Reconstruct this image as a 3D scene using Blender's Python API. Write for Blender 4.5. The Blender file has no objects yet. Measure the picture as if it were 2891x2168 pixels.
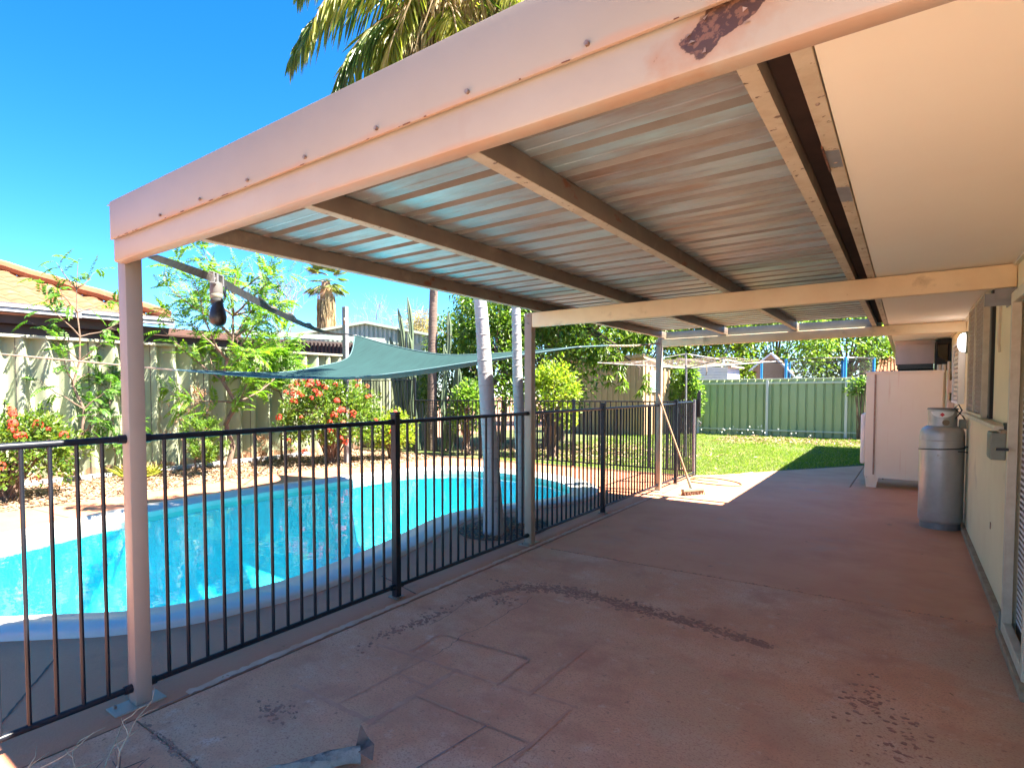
import bpy, bmesh, math, random
import numpy as np
from mathutils import Vector, Matrix

random.seed(7)
rng = np.random.default_rng(7)
sc = bpy.context.scene
COL = sc.collection

# ------------------------------------------------------------------ camera, sky, sun, exposure
cd = bpy.data.cameras.new("camera")
cam = bpy.data.objects.new("camera", cd)
COL.objects.link(cam)
sc.camera = cam
Fv = Vector((-0.6288487, 0.77654449, -0.03908933))
Rv = Vector((0.77726067, 0.62915526, -0.00543147))
Uv = Vector((-0.02037548, 0.03379817, 0.99922096))
mw = Matrix(((Rv.x, Uv.x, -Fv.x, 0), (Rv.y, Uv.y, -Fv.y, 0), (Rv.z, Uv.z, -Fv.z, 1.5), (0, 0, 0, 1)))
cam.matrix_world = mw
cd.sensor_width = 36
cd.lens = 1649.1 / 2891 * 36
cd.shift_x = (1445.5 - 1221.3) / 2891
cd.shift_y = (1171.1 - 1084) / 2891
cd.clip_start = 0.05
cd.clip_end = 500

SUN = Vector((0.64, 0.19, 1.0)).normalized()
elev = math.asin(SUN.z)
azim = math.atan2(SUN.x, SUN.y)
w = bpy.data.worlds.new("World")
sc.world = w
w.use_nodes = True
nt = w.node_tree
nt.nodes.clear()
sky = nt.nodes.new('ShaderNodeTexSky')
sky.sky_type = 'NISHITA'
sky.sun_disc = False
sky.sun_elevation = elev
sky.sun_rotation = azim
sky.altitude = 0
sky.air_density = 0.7
sky.dust_density = 0.1
sky.ozone_density = 4.0
hs = nt.nodes.new('ShaderNodeHueSaturation')
hs.inputs['Saturation'].default_value = 1.32
bg = nt.nodes.new('ShaderNodeBackground')
bg.inputs["Strength"].default_value = 0.05
wo = nt.nodes.new('ShaderNodeOutputWorld')
nt.links.new(sky.outputs[0], hs.inputs['Color'])
nt.links.new(hs.outputs[0], bg.inputs['Color'])
nt.links.new(bg.outputs[0], wo.inputs[0])
sl = bpy.data.lights.new("sun", 'SUN')
sl.energy = 3.7
sl.angle = math.radians(0.55)
sl.color = (1.0, 0.92, 0.80)
so = bpy.data.objects.new("sun", sl)
COL.objects.link(so)
so.location = (5, 2, 20)
so.rotation_euler = SUN.to_track_quat('Z', 'Y').to_euler()

sc.view_settings.view_transform = 'Standard'
sc.view_settings.look = 'None'
sc.view_settings.exposure = 3.3
sc.view_settings.gamma = 1
sc.view_settings.use_curve_mapping = False
sc.render.engine = 'CYCLES'
sc.cycles.use_denoising = True
sc.cycles.max_bounces = 12
sc.cycles.diffuse_bounces = 8
sc.cycles.glossy_bounces = 4
sc.cycles.transparent_max_bounces = 12
sc.cycles.sample_clamp_indirect = 6
sc.cycles.caustics_reflective = False
sc.cycles.caustics_refractive = False

# ------------------------------------------------------------------ materials
MATS = {}


def mat(name, base, var=None, scale=3.0, rough=0.6, metal=0.0, bump=0.0, bscale=40.0, layers=(), spec=0.4, lo=0.35, hi=0.65,
        stretch=(1, 1, 1), emit=None):
    """layers: (colour, noise scale, lo, hi, stretch, detail)"""
    m = bpy.data.materials.new(name)
    m.use_nodes = True
    n = m.node_tree.nodes
    l = m.node_tree.links
    p = n['Principled BSDF']
    geo = n.new('ShaderNodeNewGeometry')

    def noise(sc_, st, det=5.0, off=0.0):
        mp = n.new('ShaderNodeMapping')
        mp.inputs['Scale'].default_value = st
        mp.inputs['Location'].default_value = (off, off * 1.7, off * .6)
        l.new(geo.outputs['Position'], mp.inputs[0])
        t = n.new('ShaderNodeTexNoise')
        t.inputs['Scale'].default_value = sc_
        t.inputs['Detail'].default_value = det
        t.inputs['Roughness'].default_value = 0.62
        l.new(mp.outputs[0], t.inputs['Vector'])
        return t.outputs['Fac']

    def remap(f, a, b):
        r = n.new('ShaderNodeMapRange')
        r.inputs['From Min'].default_value = a
        r.inputs['From Max'].default_value = b
        l.new(f, r.inputs['Value'])
        return r.outputs[0]

    def mix(f, a, b):
        x = n.new('ShaderNodeMix')
        x.data_type = 'RGBA'
        l.new(f, x.inputs[0])
        for s, v in ((x.inputs[6], a), (x.inputs[7], b)):
            if isinstance(v, tuple):
                s.default_value = (*v, 1)
            else:
                l.new(v, s)
        return x.outputs[2]
    c = base
    if var:
        c = mix(remap(noise(scale, stretch), lo, hi), base, var)
    for i, L in enumerate(layers):
        col, s_, a, b, st, det = L
        c = mix(remap(noise(s_, st, det, 3.1 * (i + 1)), a, b), c, col)
    if isinstance(c, tuple):
        p.inputs['Base Color'].default_value = (*c, 1)
    else:
        l.new(c, p.inputs['Base Color'])
    p.inputs['Roughness'].default_value = rough
    p.inputs['Metallic'].default_value = metal
    p.inputs['Specular IOR Level'].default_value = spec
    if bump:
        b = n.new('ShaderNodeBump')
        b.inputs['Strength'].default_value = bump
        b.inputs['Distance'].default_value = 0.01
        l.new(noise(bscale, (1, 1, 1), 4), b.inputs['Height'])
        l.new(b.outputs[0], p.inputs['Normal'])
    if emit:
        p.inputs['Emission Color'].default_value = (*emit[0], 1)
        p.inputs['Emission Strength'].default_value = emit[1]
    MATS[name] = m
    return m


def leafmat(name, c1, c2, trans=0.4, rough=0.45, c3=None):
    m = bpy.data.materials.new(name)
    m.use_nodes = True
    n = m.node_tree.nodes
    l = m.node_tree.links
    p = n['Principled BSDF']
    geo = n.new('ShaderNodeNewGeometry')
    r = n.new('ShaderNodeValToRGB')
    r.color_ramp.elements[0].color = (*c1, 1)
    r.color_ramp.elements[1].color = (*c2, 1)
    if c3:
        r.color_ramp.elements[1].position = 0.86
        e = r.color_ramp.elements.new(1.0)
        e.color = (*c3, 1)
    l.new(geo.outputs['Random Per Island'], r.inputs[0])
    l.new(r.outputs[0], p.inputs['Base Color'])
    p.inputs['Roughness'].default_value = rough
    p.inputs['Specular IOR Level'].default_value = 0.5
    t = n.new('ShaderNodeBsdfTranslucent')
    g = n.new('ShaderNodeMix')
    g.data_type = 'RGBA'
    g.blend_type = 'MULTIPLY'
    g.inputs[0].default_value = 1
    l.new(r.outputs[0], g.inputs[6])
    g.inputs[7].default_value = (1.6, 1.9, 0.7, 1)
    l.new(g.outputs[2], t.inputs[0])
    x = n.new('ShaderNodeMixShader')
    x.inputs[0].default_value = trans
    l.new(p.outputs[0], x.inputs[1])
    l.new(t.outputs[0], x.inputs[2])
    l.new(x.outputs[0], n['Material Output'].inputs[0])
    MATS[name] = m
    return m


O3 = (1, 1, 1)
RUST = (0.16, 0.055, 0.025)
ORUST = (0.5, 0.24, 0.12)
mat('concrete', (0.66, 0.29, 0.155), (0.70, 0.35, 0.205), 1.1, 0.62, bump=0.35, bscale=55, spec=0.2, layers=(
    ((0.72, 0.44, 0.30), 2.3, 0.48, 0.78, O3, 9.0),
    ((0.54, 0.225, 0.13), 3.4, 0.52, 0.74, O3, 9.0),
    ((0.70, 0.46, 0.34), 6.5, 0.60, 0.78, O3, 9.0),
    ((0.52, 0.22, 0.13), 1.7, 0.54, 0.80, O3, 7.0),
    ((0.54, 0.36, 0.22), 0.6, 0.56, 0.75, O3, 5.0),
    ((0.36, 0.16, 0.10), 30.0, 0.64, 0.74, O3, 3.0),
    ((0.72, 0.46, 0.33), 14.0, 0.62, 0.80, O3, 8.0),
    ((0.50, 0.22, 0.13), 110.0, 0.52, 0.66, O3, 3.0)))
mat('concrete_far', (0.64, 0.275, 0.145), (0.68, 0.32, 0.18), 1.1, 0.62, bump=0.35, bscale=55, spec=0.2, layers=(
    ((0.58, 0.235, 0.125), 1.7, 0.5, 0.74, O3, 7.0), ((0.56, 0.30, 0.2), 2.6, 0.58, 0.76, O3, 7.0),
    ((0.12, 0.09, 0.075), 1.5, 0.70, 0.78, (1, 1, 1), 5.0)))
mat('deck', (0.50, 0.185, 0.095), (0.55, 0.215, 0.115), 1.3, 0.7, bump=0.3, bscale=50, layers=(
    ((0.33, 0.13, 0.075), 2.2, 0.58, 0.75, O3, 6.0), ((0.32, 0.19, 0.13), 9.0, 0.68, 0.8, O3, 6.0)))
mat('joint', (0.09, 0.06, 0.05), (0.16, 0.12, 0.09), 30, 0.95)
mat('scrape', (0.33, 0.22, 0.18), (0.26, 0.15, 0.11), 12, 0.9)
mat('flake', (0.34, 0.155, 0.10), (0.44, 0.22, 0.15), 20, 0.95, bump=0.6, bscale=120)
mat('soil', (0.30, 0.15, 0.09), (0.22, 0.12, 0.08), 2, 0.95, bump=0.6, bscale=20)
mat('lawn', (0.07, 0.10, 0.02), (0.16, 0.14, 0.06), 1.2, 0.95, bump=0.6, bscale=30, lo=0.42, hi=0.68)
mat('mulch_ground', (0.20, 0.10, 0.06), (0.32, 0.2, 0.13), 12, 0.95, bump=0.8, bscale=40)
mat('cream', (0.33, 0.275, 0.215), (0.295, 0.24, 0.185), 2.0, 0.42, bump=0.05, bscale=30, layers=(
    ((0.36, 0.20, 0.12), 2.6, 0.64, 0.82, (1, 1, 3.0), 6.0), ((0.30, 0.23, 0.175), 7.0, 0.62, 0.8, (1, 1, .5), 6.0),
    (RUST, 16.0, 0.735, 0.75, O3, 6.0)))
mat('cream_post', (0.29, 0.245, 0.205), (0.26, 0.215, 0.18), 2.0, 0.42, bump=0.05, bscale=30, layers=(
    ((0.36, 0.26, 0.19), 3.0, 0.62, 0.80, (1, 1, .5), 6.0), ((0.13, 0.055, 0.035), 13.0, 0.715, 0.73, O3, 6.0)))
mat('cream_b', (0.78, 0.64, 0.42), (0.70, 0.54, 0.34), 2.5, 0.5, bump=0.08, bscale=40, layers=(
    ((0.42, 0.32, 0.2), 5.0, 0.6, 0.78, O3, 8.0), (RUST, 12.0, 0.735, 0.75, O3, 6.0)))
mat('fascia_paint', (0.295, 0.25, 0.20), (0.27, 0.225, 0.175), 1.5, 0.45, bump=0.04, bscale=30, layers=(
    ((0.42, 0.21, 0.12), 3.2, 0.66, 0.80, (3.0, 1, 0.6), 5.0), (RUST, 22.0, 0.75, 0.765, O3, 5.0)))
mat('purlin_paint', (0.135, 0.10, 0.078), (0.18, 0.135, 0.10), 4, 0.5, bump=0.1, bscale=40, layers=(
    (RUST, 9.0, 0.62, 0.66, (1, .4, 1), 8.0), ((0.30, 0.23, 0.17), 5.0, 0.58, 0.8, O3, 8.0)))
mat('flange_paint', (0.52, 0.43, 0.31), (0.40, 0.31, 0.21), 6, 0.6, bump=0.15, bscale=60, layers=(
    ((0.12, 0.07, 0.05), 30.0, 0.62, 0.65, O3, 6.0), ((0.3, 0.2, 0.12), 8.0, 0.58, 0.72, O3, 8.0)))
mat('rust', RUST, (0.07, 0.035, 0.03), 30, 0.95, bump=0.9, bscale=90, layers=((((0.30, 0.13, 0.07)), 45.0, 0.6, 0.7, O3, 6.0),))
mat('rust_halo', (0.33, 0.19, 0.12), (0.36, 0.26, 0.2), 14, 0.6, lo=0.4, hi=0.6)
mat('galv_rib_shade', (0.17, 0.15, 0.13), (0.23, 0.22, 0.205), 3.0, 0.6, 0.15, bump=0.06, bscale=12, stretch=(1.0, 4, 1), layers=(((0.26, 0.24, 0.22), 2.2, 0.5, 0.72, (0.8, 2.2, 1), 7.0),))  # darker rib tone: recess shade and brown dirt put into the colour
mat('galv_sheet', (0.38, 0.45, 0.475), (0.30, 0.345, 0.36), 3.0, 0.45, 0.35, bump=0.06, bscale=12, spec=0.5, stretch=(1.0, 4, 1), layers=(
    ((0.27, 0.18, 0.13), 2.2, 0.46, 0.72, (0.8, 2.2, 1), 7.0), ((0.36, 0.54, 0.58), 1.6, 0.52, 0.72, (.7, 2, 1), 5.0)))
mat('back_flash', (0.20, 0.23, 0.235), (0.15, 0.17, 0.17), 3, 0.5, 0.4)
mat('bolt', (0.35, 0.27, 0.22), (0.2, 0.12, 0.09), 60, 0.5, 0.5)
mat('black_metal', (0.004, 0.006, 0.012), (0.010, 0.013, 0.020), 5, 0.38, bump=0.04, bscale=80, spec=0.35)
mat('black_plastic', (0.012, 0.012, 0.013), None, rough=0.4, spec=0.5)
mat('galv_post', (0.24, 0.24, 0.25), (0.19, 0.19, 0.2), 9, 0.5, 0.3, bump=0.05)
mat('silver_paint', (0.46, 0.455, 0.45), (0.38, 0.375, 0.37), 5, 0.42, 0.45, bump=0.03, bscale=20, layers=(((0.30, 0.26, 0.22), 12.0, 0.68, 0.74, O3, 5.0),))
mat('white_paint', (0.78, 0.77, 0.74), (0.68, 0.66, 0.62), 4, 0.5)
mat('house_wall', (0.82, 0.71, 0.46), (0.76, 0.64, 0.40), 1.6, 0.8, bump=0.25, bscale=70, layers=(
    ((0.38, 0.31, 0.21), 2.5, 0.6, 0.78, (1, 1, .6), 8.0),))
mat('far_wall', (0.62, 0.45, 0.36), (0.55, 0.4, 0.31), 3, 0.7, bump=0.2)
mat('plinth', (0.40, 0.31, 0.20), (0.30, 0.2, 0.13), 12, 0.9, bump=0.6, bscale=60)
mat('soffit', (0.80, 0.72, 0.58), (0.78, 0.69, 0.55), 1.2, 0.75, bump=0.03)
mat('frame_cream', (0.62, 0.56, 0.42), (0.52, 0.45, 0.32), 12, 0.5)
mat('screen_brown', (0.20, 0.15, 0.12), (0.27, 0.2, 0.16), 20, 0.6)
mat('wire_beige', (0.42, 0.35, 0.28), None, rough=0.6)
mat('gap_shade', (0.028, 0.015, 0.011), (0.05, 0.025, 0.018), 6, 0.95)  # near-black colour standing in for shade in the eave gap
mat('dark_gap', (0.02, 0.018, 0.017), None, rough=0.8)
mat('glass_dark', (0.07, 0.09, 0.09), None, rough=0.12, spec=0.7)
mat('window_glass', (0.25, 0.34, 0.33), None, rough=0.1, spec=0.8)
mat('lamp_glass', (0.9, 0.88, 0.85), None, rough=0.2, emit=((1, 0.93, 0.95), 1.6))
mat('coping', (0.56, 0.52, 0.46), (0.50, 0.47, 0.43), 3, 0.35, bump=0.03, layers=(((0.45, 0.5, 0.52), 9.0, 0.66, 0.78, O3, 5.0),))
mat('pool_shell', (0.035, 0.52, 0.64), (0.055, 0.60, 0.72), 0.7, 0.5, layers=(((0.07, 0.66, 0.76), 5.0, 0.5, 0.75, O3, 3.0),))
mat('sail', (0.004, 0.030, 0.030), (0.007, 0.040, 0.039), 3.0, 0.85, bump=0.3, bscale=60, stretch=(8, 1, 1))
mat('sail_edge', (0.06, 0.12, 0.13), None, rough=0.8)
mat('webbing', (0.022, 0.026, 0.03), (0.05, 0.048, 0.04), 20, 0.7)
mat('webbing_light', (0.17, 0.15, 0.13), (0.09, 0.08, 0.07), 30, 0.7)
mat('white_tape', (0.13, 0.125, 0.12), None, rough=0.6)
mat('rope', (0.34, 0.27, 0.20), (0.26, 0.2, 0.14), 60, 0.9)
mat('hardie', (0.33, 0.36, 0.235), (0.30, 0.33, 0.21), 2.2, 0.85, bump=0.1, bscale=60, stretch=(1, 3, .6), layers=(
    ((0.22, 0.25, 0.17), 2.4, 0.62, 0.85, (1, 4, .5), 6.0),))
mat('hardie_stain', (0.36, 0.19, 0.11), (0.36, 0.29, 0.19), 9, 0.9)
mat('hardie_cap', (0.36, 0.36, 0.27), (0.31, 0.31, 0.23), 3, 0.8)
mat('colorbond', (0.36, 0.44, 0.24), (0.32, 0.40, 0.21), 0.7, 0.5, spec=0.4)
mat('colorbond_rail', (0.62, 0.66, 0.52), (0.56, 0.60, 0.47), 3, 0.5)
mat('fence_post_grey', (0.60, 0.62, 0.60), (0.66, 0.66, 0.62), 4, 0.5)
mat('shed_cream', (0.46, 0.32, 0.19), (0.40, 0.28, 0.16), 2, 0.6)
mat('shed_white', (0.74, 0.74, 0.74), (0.66, 0.66, 0.66), 3, 0.6)
mat('shed_green', (0.36, 0.45, 0.36), (0.30, 0.39, 0.31), 2, 0.6)
mat('shed_dark', (0.075, 0.055, 0.05), (0.05, 0.04, 0.04), 3, 0.8)
mat('orange_tile', (0.27, 0.11, 0.05), (0.22, 0.085, 0.04), 3, 0.7, bump=0.3, bscale=20, layers=(((0.32, 0.17, 0.10), 4.0, 0.55, 0.75, O3, 5.0),))
mat('gutter', (0.40, 0.39, 0.42), (0.34, 0.33, 0.36), 3, 0.4)
mat('brown_board', (0.085, 0.045, 0.036), (0.13, 0.06, 0.045), 4, 0.7)
mat('trunk_white', (0.40, 0.39, 0.38), (0.33, 0.325, 0.33), 8, 0.85, bump=0.5, bscale=40, stretch=(1, 1, .4), layers=(
    ((0.17, 0.155, 0.15), 9.0, 0.60, 0.76, (1, 1, 1.6), 6.0),))
mat('trunk_ring', (0.38, 0.37, 0.36), (0.3, 0.29, 0.285), 14, 0.9)
mat('trunk_brown', (0.19, 0.135, 0.105), (0.12, 0.085, 0.07), 8, 0.9, bump=0.6, bscale=30, stretch=(1, 1, 5))
mat('bark', (0.20, 0.135, 0.10), (0.13, 0.09, 0.065), 10, 0.95, bump=0.7, bscale=30)
mat('thatch', (0.42, 0.26, 0.15), (0.25, 0.15, 0.09), 12, 0.95, bump=0.9, bscale=25, stretch=(4, 4, .6))
mat('twig_grey', (0.25, 0.20, 0.20), (0.18, 0.14, 0.15), 10, 0.9)
mat('dry_twig', (0.60, 0.45, 0.28), (0.40, 0.26, 0.15), 30, 0.85)
mat('dark_twig', (0.12, 0.075, 0.06), (0.2, 0.13, 0.1), 30, 0.9)
mat('wood_handle', (0.42, 0.25, 0.15), (0.33, 0.19, 0.12), 20, 0.6)
mat('hose', (0.28, 0.13, 0.06), None, rough=0.5)
mat('hose_grey', (0.33, 0.32, 0.28), None, rough=0.5)
mat('stone', (0.36, 0.36, 0.36), (0.26, 0.26, 0.27), 8, 0.9, bump=0.5, bscale=30)
mat('cactus', (0.11, 0.15, 0.085), (0.07, 0.105, 0.06), 3, 0.6, layers=(((0.25, 0.22, 0.14), 6.0, 0.6, 0.75, O3, 5.0),))
mat('flower', (0.42, 0.028, 0.014), (0.48, 0.06, 0.025), 14, 0.7)
mat('flower_dry', (0.26, 0.08, 0.035), (0.32, 0.12, 0.05), 14, 0.8)
mat('blue_paint', (0.03, 0.27, 0.58), None, rough=0.4)
mat('line_wire', (0.60, 0.45, 0.36), None, rough=0.5)
mat('label_white', (0.78, 0.78, 0.76), None, rough=0.5)
mat('label_red', (0.55, 0.02, 0.04), None, rough=0.5)
mat('brass', (0.25, 0.2, 0.15), None, rough=0.4, metal=0.8)
mat('grey_box', (0.22, 0.23, 0.19), (0.18, 0.19, 0.15), 12, 0.6)
mat('pvc', (0.62, 0.52, 0.38), (0.55, 0.45, 0.32), 5, 0.5)
mat('pale_chip', (0.52, 0.40, 0.28), None, rough=0.9)
leafmat('leaf_ixora', (0.045, 0.11, 0.015), (0.17, 0.23, 0.03), 0.35, 0.35)
leafmat('leaf_leuc', (0.04, 0.12, 0.02), (0.12, 0.22, 0.03), 0.45)
leafmat('leaf_neem', (0.05, 0.15, 0.02), (0.20, 0.30, 0.03), 0.5)
leafmat('leaf_dark', (0.03, 0.085, 0.012), (0.14, 0.22, 0.03), 0.35, 0.35, (0.26, 0.32, 0.06))
leafmat('leaf_mango', (0.04, 0.10, 0.012), (0.19, 0.25, 0.025), 0.45, 0.4)
leafmat('leaf_light', (0.06, 0.14, 0.03), (0.22, 0.30, 0.06), 0.5)
leafmat('leaf_yellow', (0.12, 0.20, 0.02), (0.30, 0.33, 0.04), 0.5)
leafmat('palm_green', (0.03, 0.08, 0.025), (0.17, 0.21, 0.045), 0.4, 0.35)
leafmat('palm_yellow', (0.12, 0.14, 0.015), (0.32, 0.30, 0.06), 0.5, 0.4, (0.42, 0.36, 0.2))
leafmat('palm_fan', (0.04, 0.09, 0.02), (0.17, 0.19, 0.04), 0.4, 0.4, (0.3, 0.26, 0.1))
leafmat('palm_dry', (0.22, 0.15, 0.075), (0.42, 0.33, 0.19), 0.3, 0.7)
leafmat('grass_blade', (0.10, 0.19, 0.02), (0.27, 0.34, 0.045), 0.4, 0.6, (0.42, 0.36, 0.18))
leafmat('mulch_chip', (0.17, 0.10, 0.06), (0.40, 0.27, 0.17), 0.05, 0.9, (0.5, 0.4, 0.3))
leafmat('dead_leaf', (0.22, 0.10, 0.05), (0.40, 0.22, 0.12), 0.1, 0.8)
leafmat('bromeliad', (0.16, 0.19, 0.04), (0.42, 0.34, 0.12), 0.4, 0.5)

# roof-paint worn tile imprint on the concrete: handled by geometry strips below


def rust_field(name, src, cx, cz, rx, rz, seam_z=None):
    m = MATS[src].copy()
    m.name = name
    n = m.node_tree.nodes
    l = m.node_tree.links
    p = n['Principled BSDF']
    old = p.inputs['Base Color'].links[0].from_socket
    geo = n.new('ShaderNodeNewGeometry')
    sp = n.new('ShaderNodeSeparateXYZ')
    l.new(geo.outputs['Position'], sp.inputs[0])

    def M(op, a, b=None, c=None):
        x = n.new('ShaderNodeMath')
        x.operation = op
        for i, v in enumerate((a, b, c)):
            if v is None:
                continue
            if isinstance(v, (int, float)):
                x.inputs[i].default_value = v
            else:
                l.new(v, x.inputs[i])
        return x.outputs[0]

    def N(scale, det=6):
        t = n.new('ShaderNodeTexNoise')
        t.inputs['Scale'].default_value = scale
        t.inputs['Detail'].default_value = det
        l.new(geo.outputs['Position'], t.inputs['Vector'])
        return t.outputs['Fac']

    def mix(f, a, col):
        x = n.new('ShaderNodeMix')
        x.data_type = 'RGBA'
        l.new(f, x.inputs[0])
        l.new(a, x.inputs[6])
        x.inputs[7].default_value = (*col, 1)
        return x.outputs[2]

    def ramp(v, a, b):
        x = n.new('ShaderNodeMapRange')
        x.inputs['From Min'].default_value = a
        x.inputs['From Max'].default_value = b
        l.new(v, x.inputs['Value'])
        return x.outputs[0]
    dx = M('DIVIDE', M('SUBTRACT', sp.outputs[0], cx), rx)
    dz = M('DIVIDE', M('SUBTRACT', sp.outputs[2], cz), rz)
    dx = M('SUBTRACT', dx, M('MULTIPLY', dz, .75))
    d = M('SQRT', M('ADD', M('MULTIPLY', dx, dx), M('MULTIPLY', dz, dz)))
    d = M('ADD', d, M('MULTIPLY', M('SUBTRACT', N(30), .5), 2.2))
    c = mix(M('MULTIPLY', ramp(d, 2.1, 1.1), .75), old, (0.30, 0.165, 0.095))
    c = mix(ramp(d, 1.12, 1.02), c, (0.060, 0.028, 0.018))
    fl = M('MULTIPLY', ramp(N(85, 3), .52, .60), ramp(d, 1.1, .9))
    c = mix(fl, c, (0.15, 0.07, 0.04))
    if seam_z:
        sd = M('ADD', M('ABSOLUTE', M('SUBTRACT', sp.outputs[2], seam_z)), M('MULTIPLY', M('SUBTRACT', N(5), .5), .05))
        c = mix(M('MULTIPLY', ramp(sd, .012, .0), .55), c, (0.36, 0.19, 0.11))
    l.new(c, p.inputs['Base Color'])
    MATS[name] = m


rust_field('beam_front', 'cream', -.275, 2.166, .060, .042, 2.100)
rust_field('fascia_front', 'fascia_paint', -.275, 2.150, .058, .04, 2.200)


def water_mat():
    m = bpy.data.materials.new('water')
    m.use_nodes = True
    n = m.node_tree.nodes
    l = m.node_tree.links
    n.remove(n['Principled BSDF'])
    t = n.new('ShaderNodeBsdfTransparent')
    t.inputs[0].default_value = (0.50, 0.93, 0.98, 1)
    g = n.new('ShaderNodeBsdfGlossy')
    g.inputs['Roughness'].default_value = 0.02
    f = n.new('ShaderNodeFresnel')
    f.inputs[0].default_value = 1.33
    geo = n.new('ShaderNodeNewGeometry')
    ns = n.new('ShaderNodeTexNoise')
    ns.inputs['Scale'].default_value = 2.2
    ns.inputs['Detail'].default_value = 3
    b = n.new('ShaderNodeBump')
    b.inputs['Strength'].default_value = 0.30
    b.inputs['Distance'].default_value = 0.02
    l.new(geo.outputs['Position'], ns.inputs['Vector'])
    l.new(ns.outputs['Fac'], b.inputs['Height'])
    l.new(b.outputs[0], g.inputs['Normal'])
    l.new(b.outputs[0], f.inputs['Normal'])
    x = n.new('ShaderNodeMixShader')
    l.new(f.outputs[0], x.inputs[0])
    l.new(t.outputs[0], x.inputs[1])
    l.new(g.outputs[0], x.inputs[2])
    l.new(x.outputs[0], n['Material Output'].inputs[0])
    MATS['water'] = m


water_mat()


def net_mat():
    m = bpy.data.materials.new('net')
    m.use_nodes = True
    n = m.node_tree.nodes
    l = m.node_tree.links
    p = n['Principled BSDF']
    p.inputs['Base Color'].default_value = (0.02, 0.02, 0.02, 1)
    p.inputs['Roughness'].default_value = 0.9
    t = n.new('ShaderNodeBsdfTransparent')
    x = n.new('ShaderNodeMixShader')
    x.inputs[0].default_value = 0.28
    l.new(t.outputs[0], x.inputs[1])
    l.new(p.outputs[0], x.inputs[2])
    l.new(x.outputs[0], n['Material Output'].inputs[0])
    MATS['net'] = m


net_mat()

# ------------------------------------------------------------------ building helpers
ORG = {}


def org(o):
    return ORG.get(o.name, Vector((0, 0, 0))) if o else Vector((0, 0, 0))


def tag(o, label=None, cat=None, group=None, kind=None):
    if label:
        o['label'] = label
    if cat:
        o['category'] = cat
    if group:
        o['group'] = group
    if kind:
        o['kind'] = kind
    return o


def thing(name, label, cat, loc=(0, 0, 0), group=None):
    o = bpy.data.objects.new(name, None)
    o.empty_display_size = 0.2
    COL.objects.link(o)
    o.location = loc
    ORG[o.name] = Vector(loc)
    return tag(o, label, cat, group)


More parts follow.
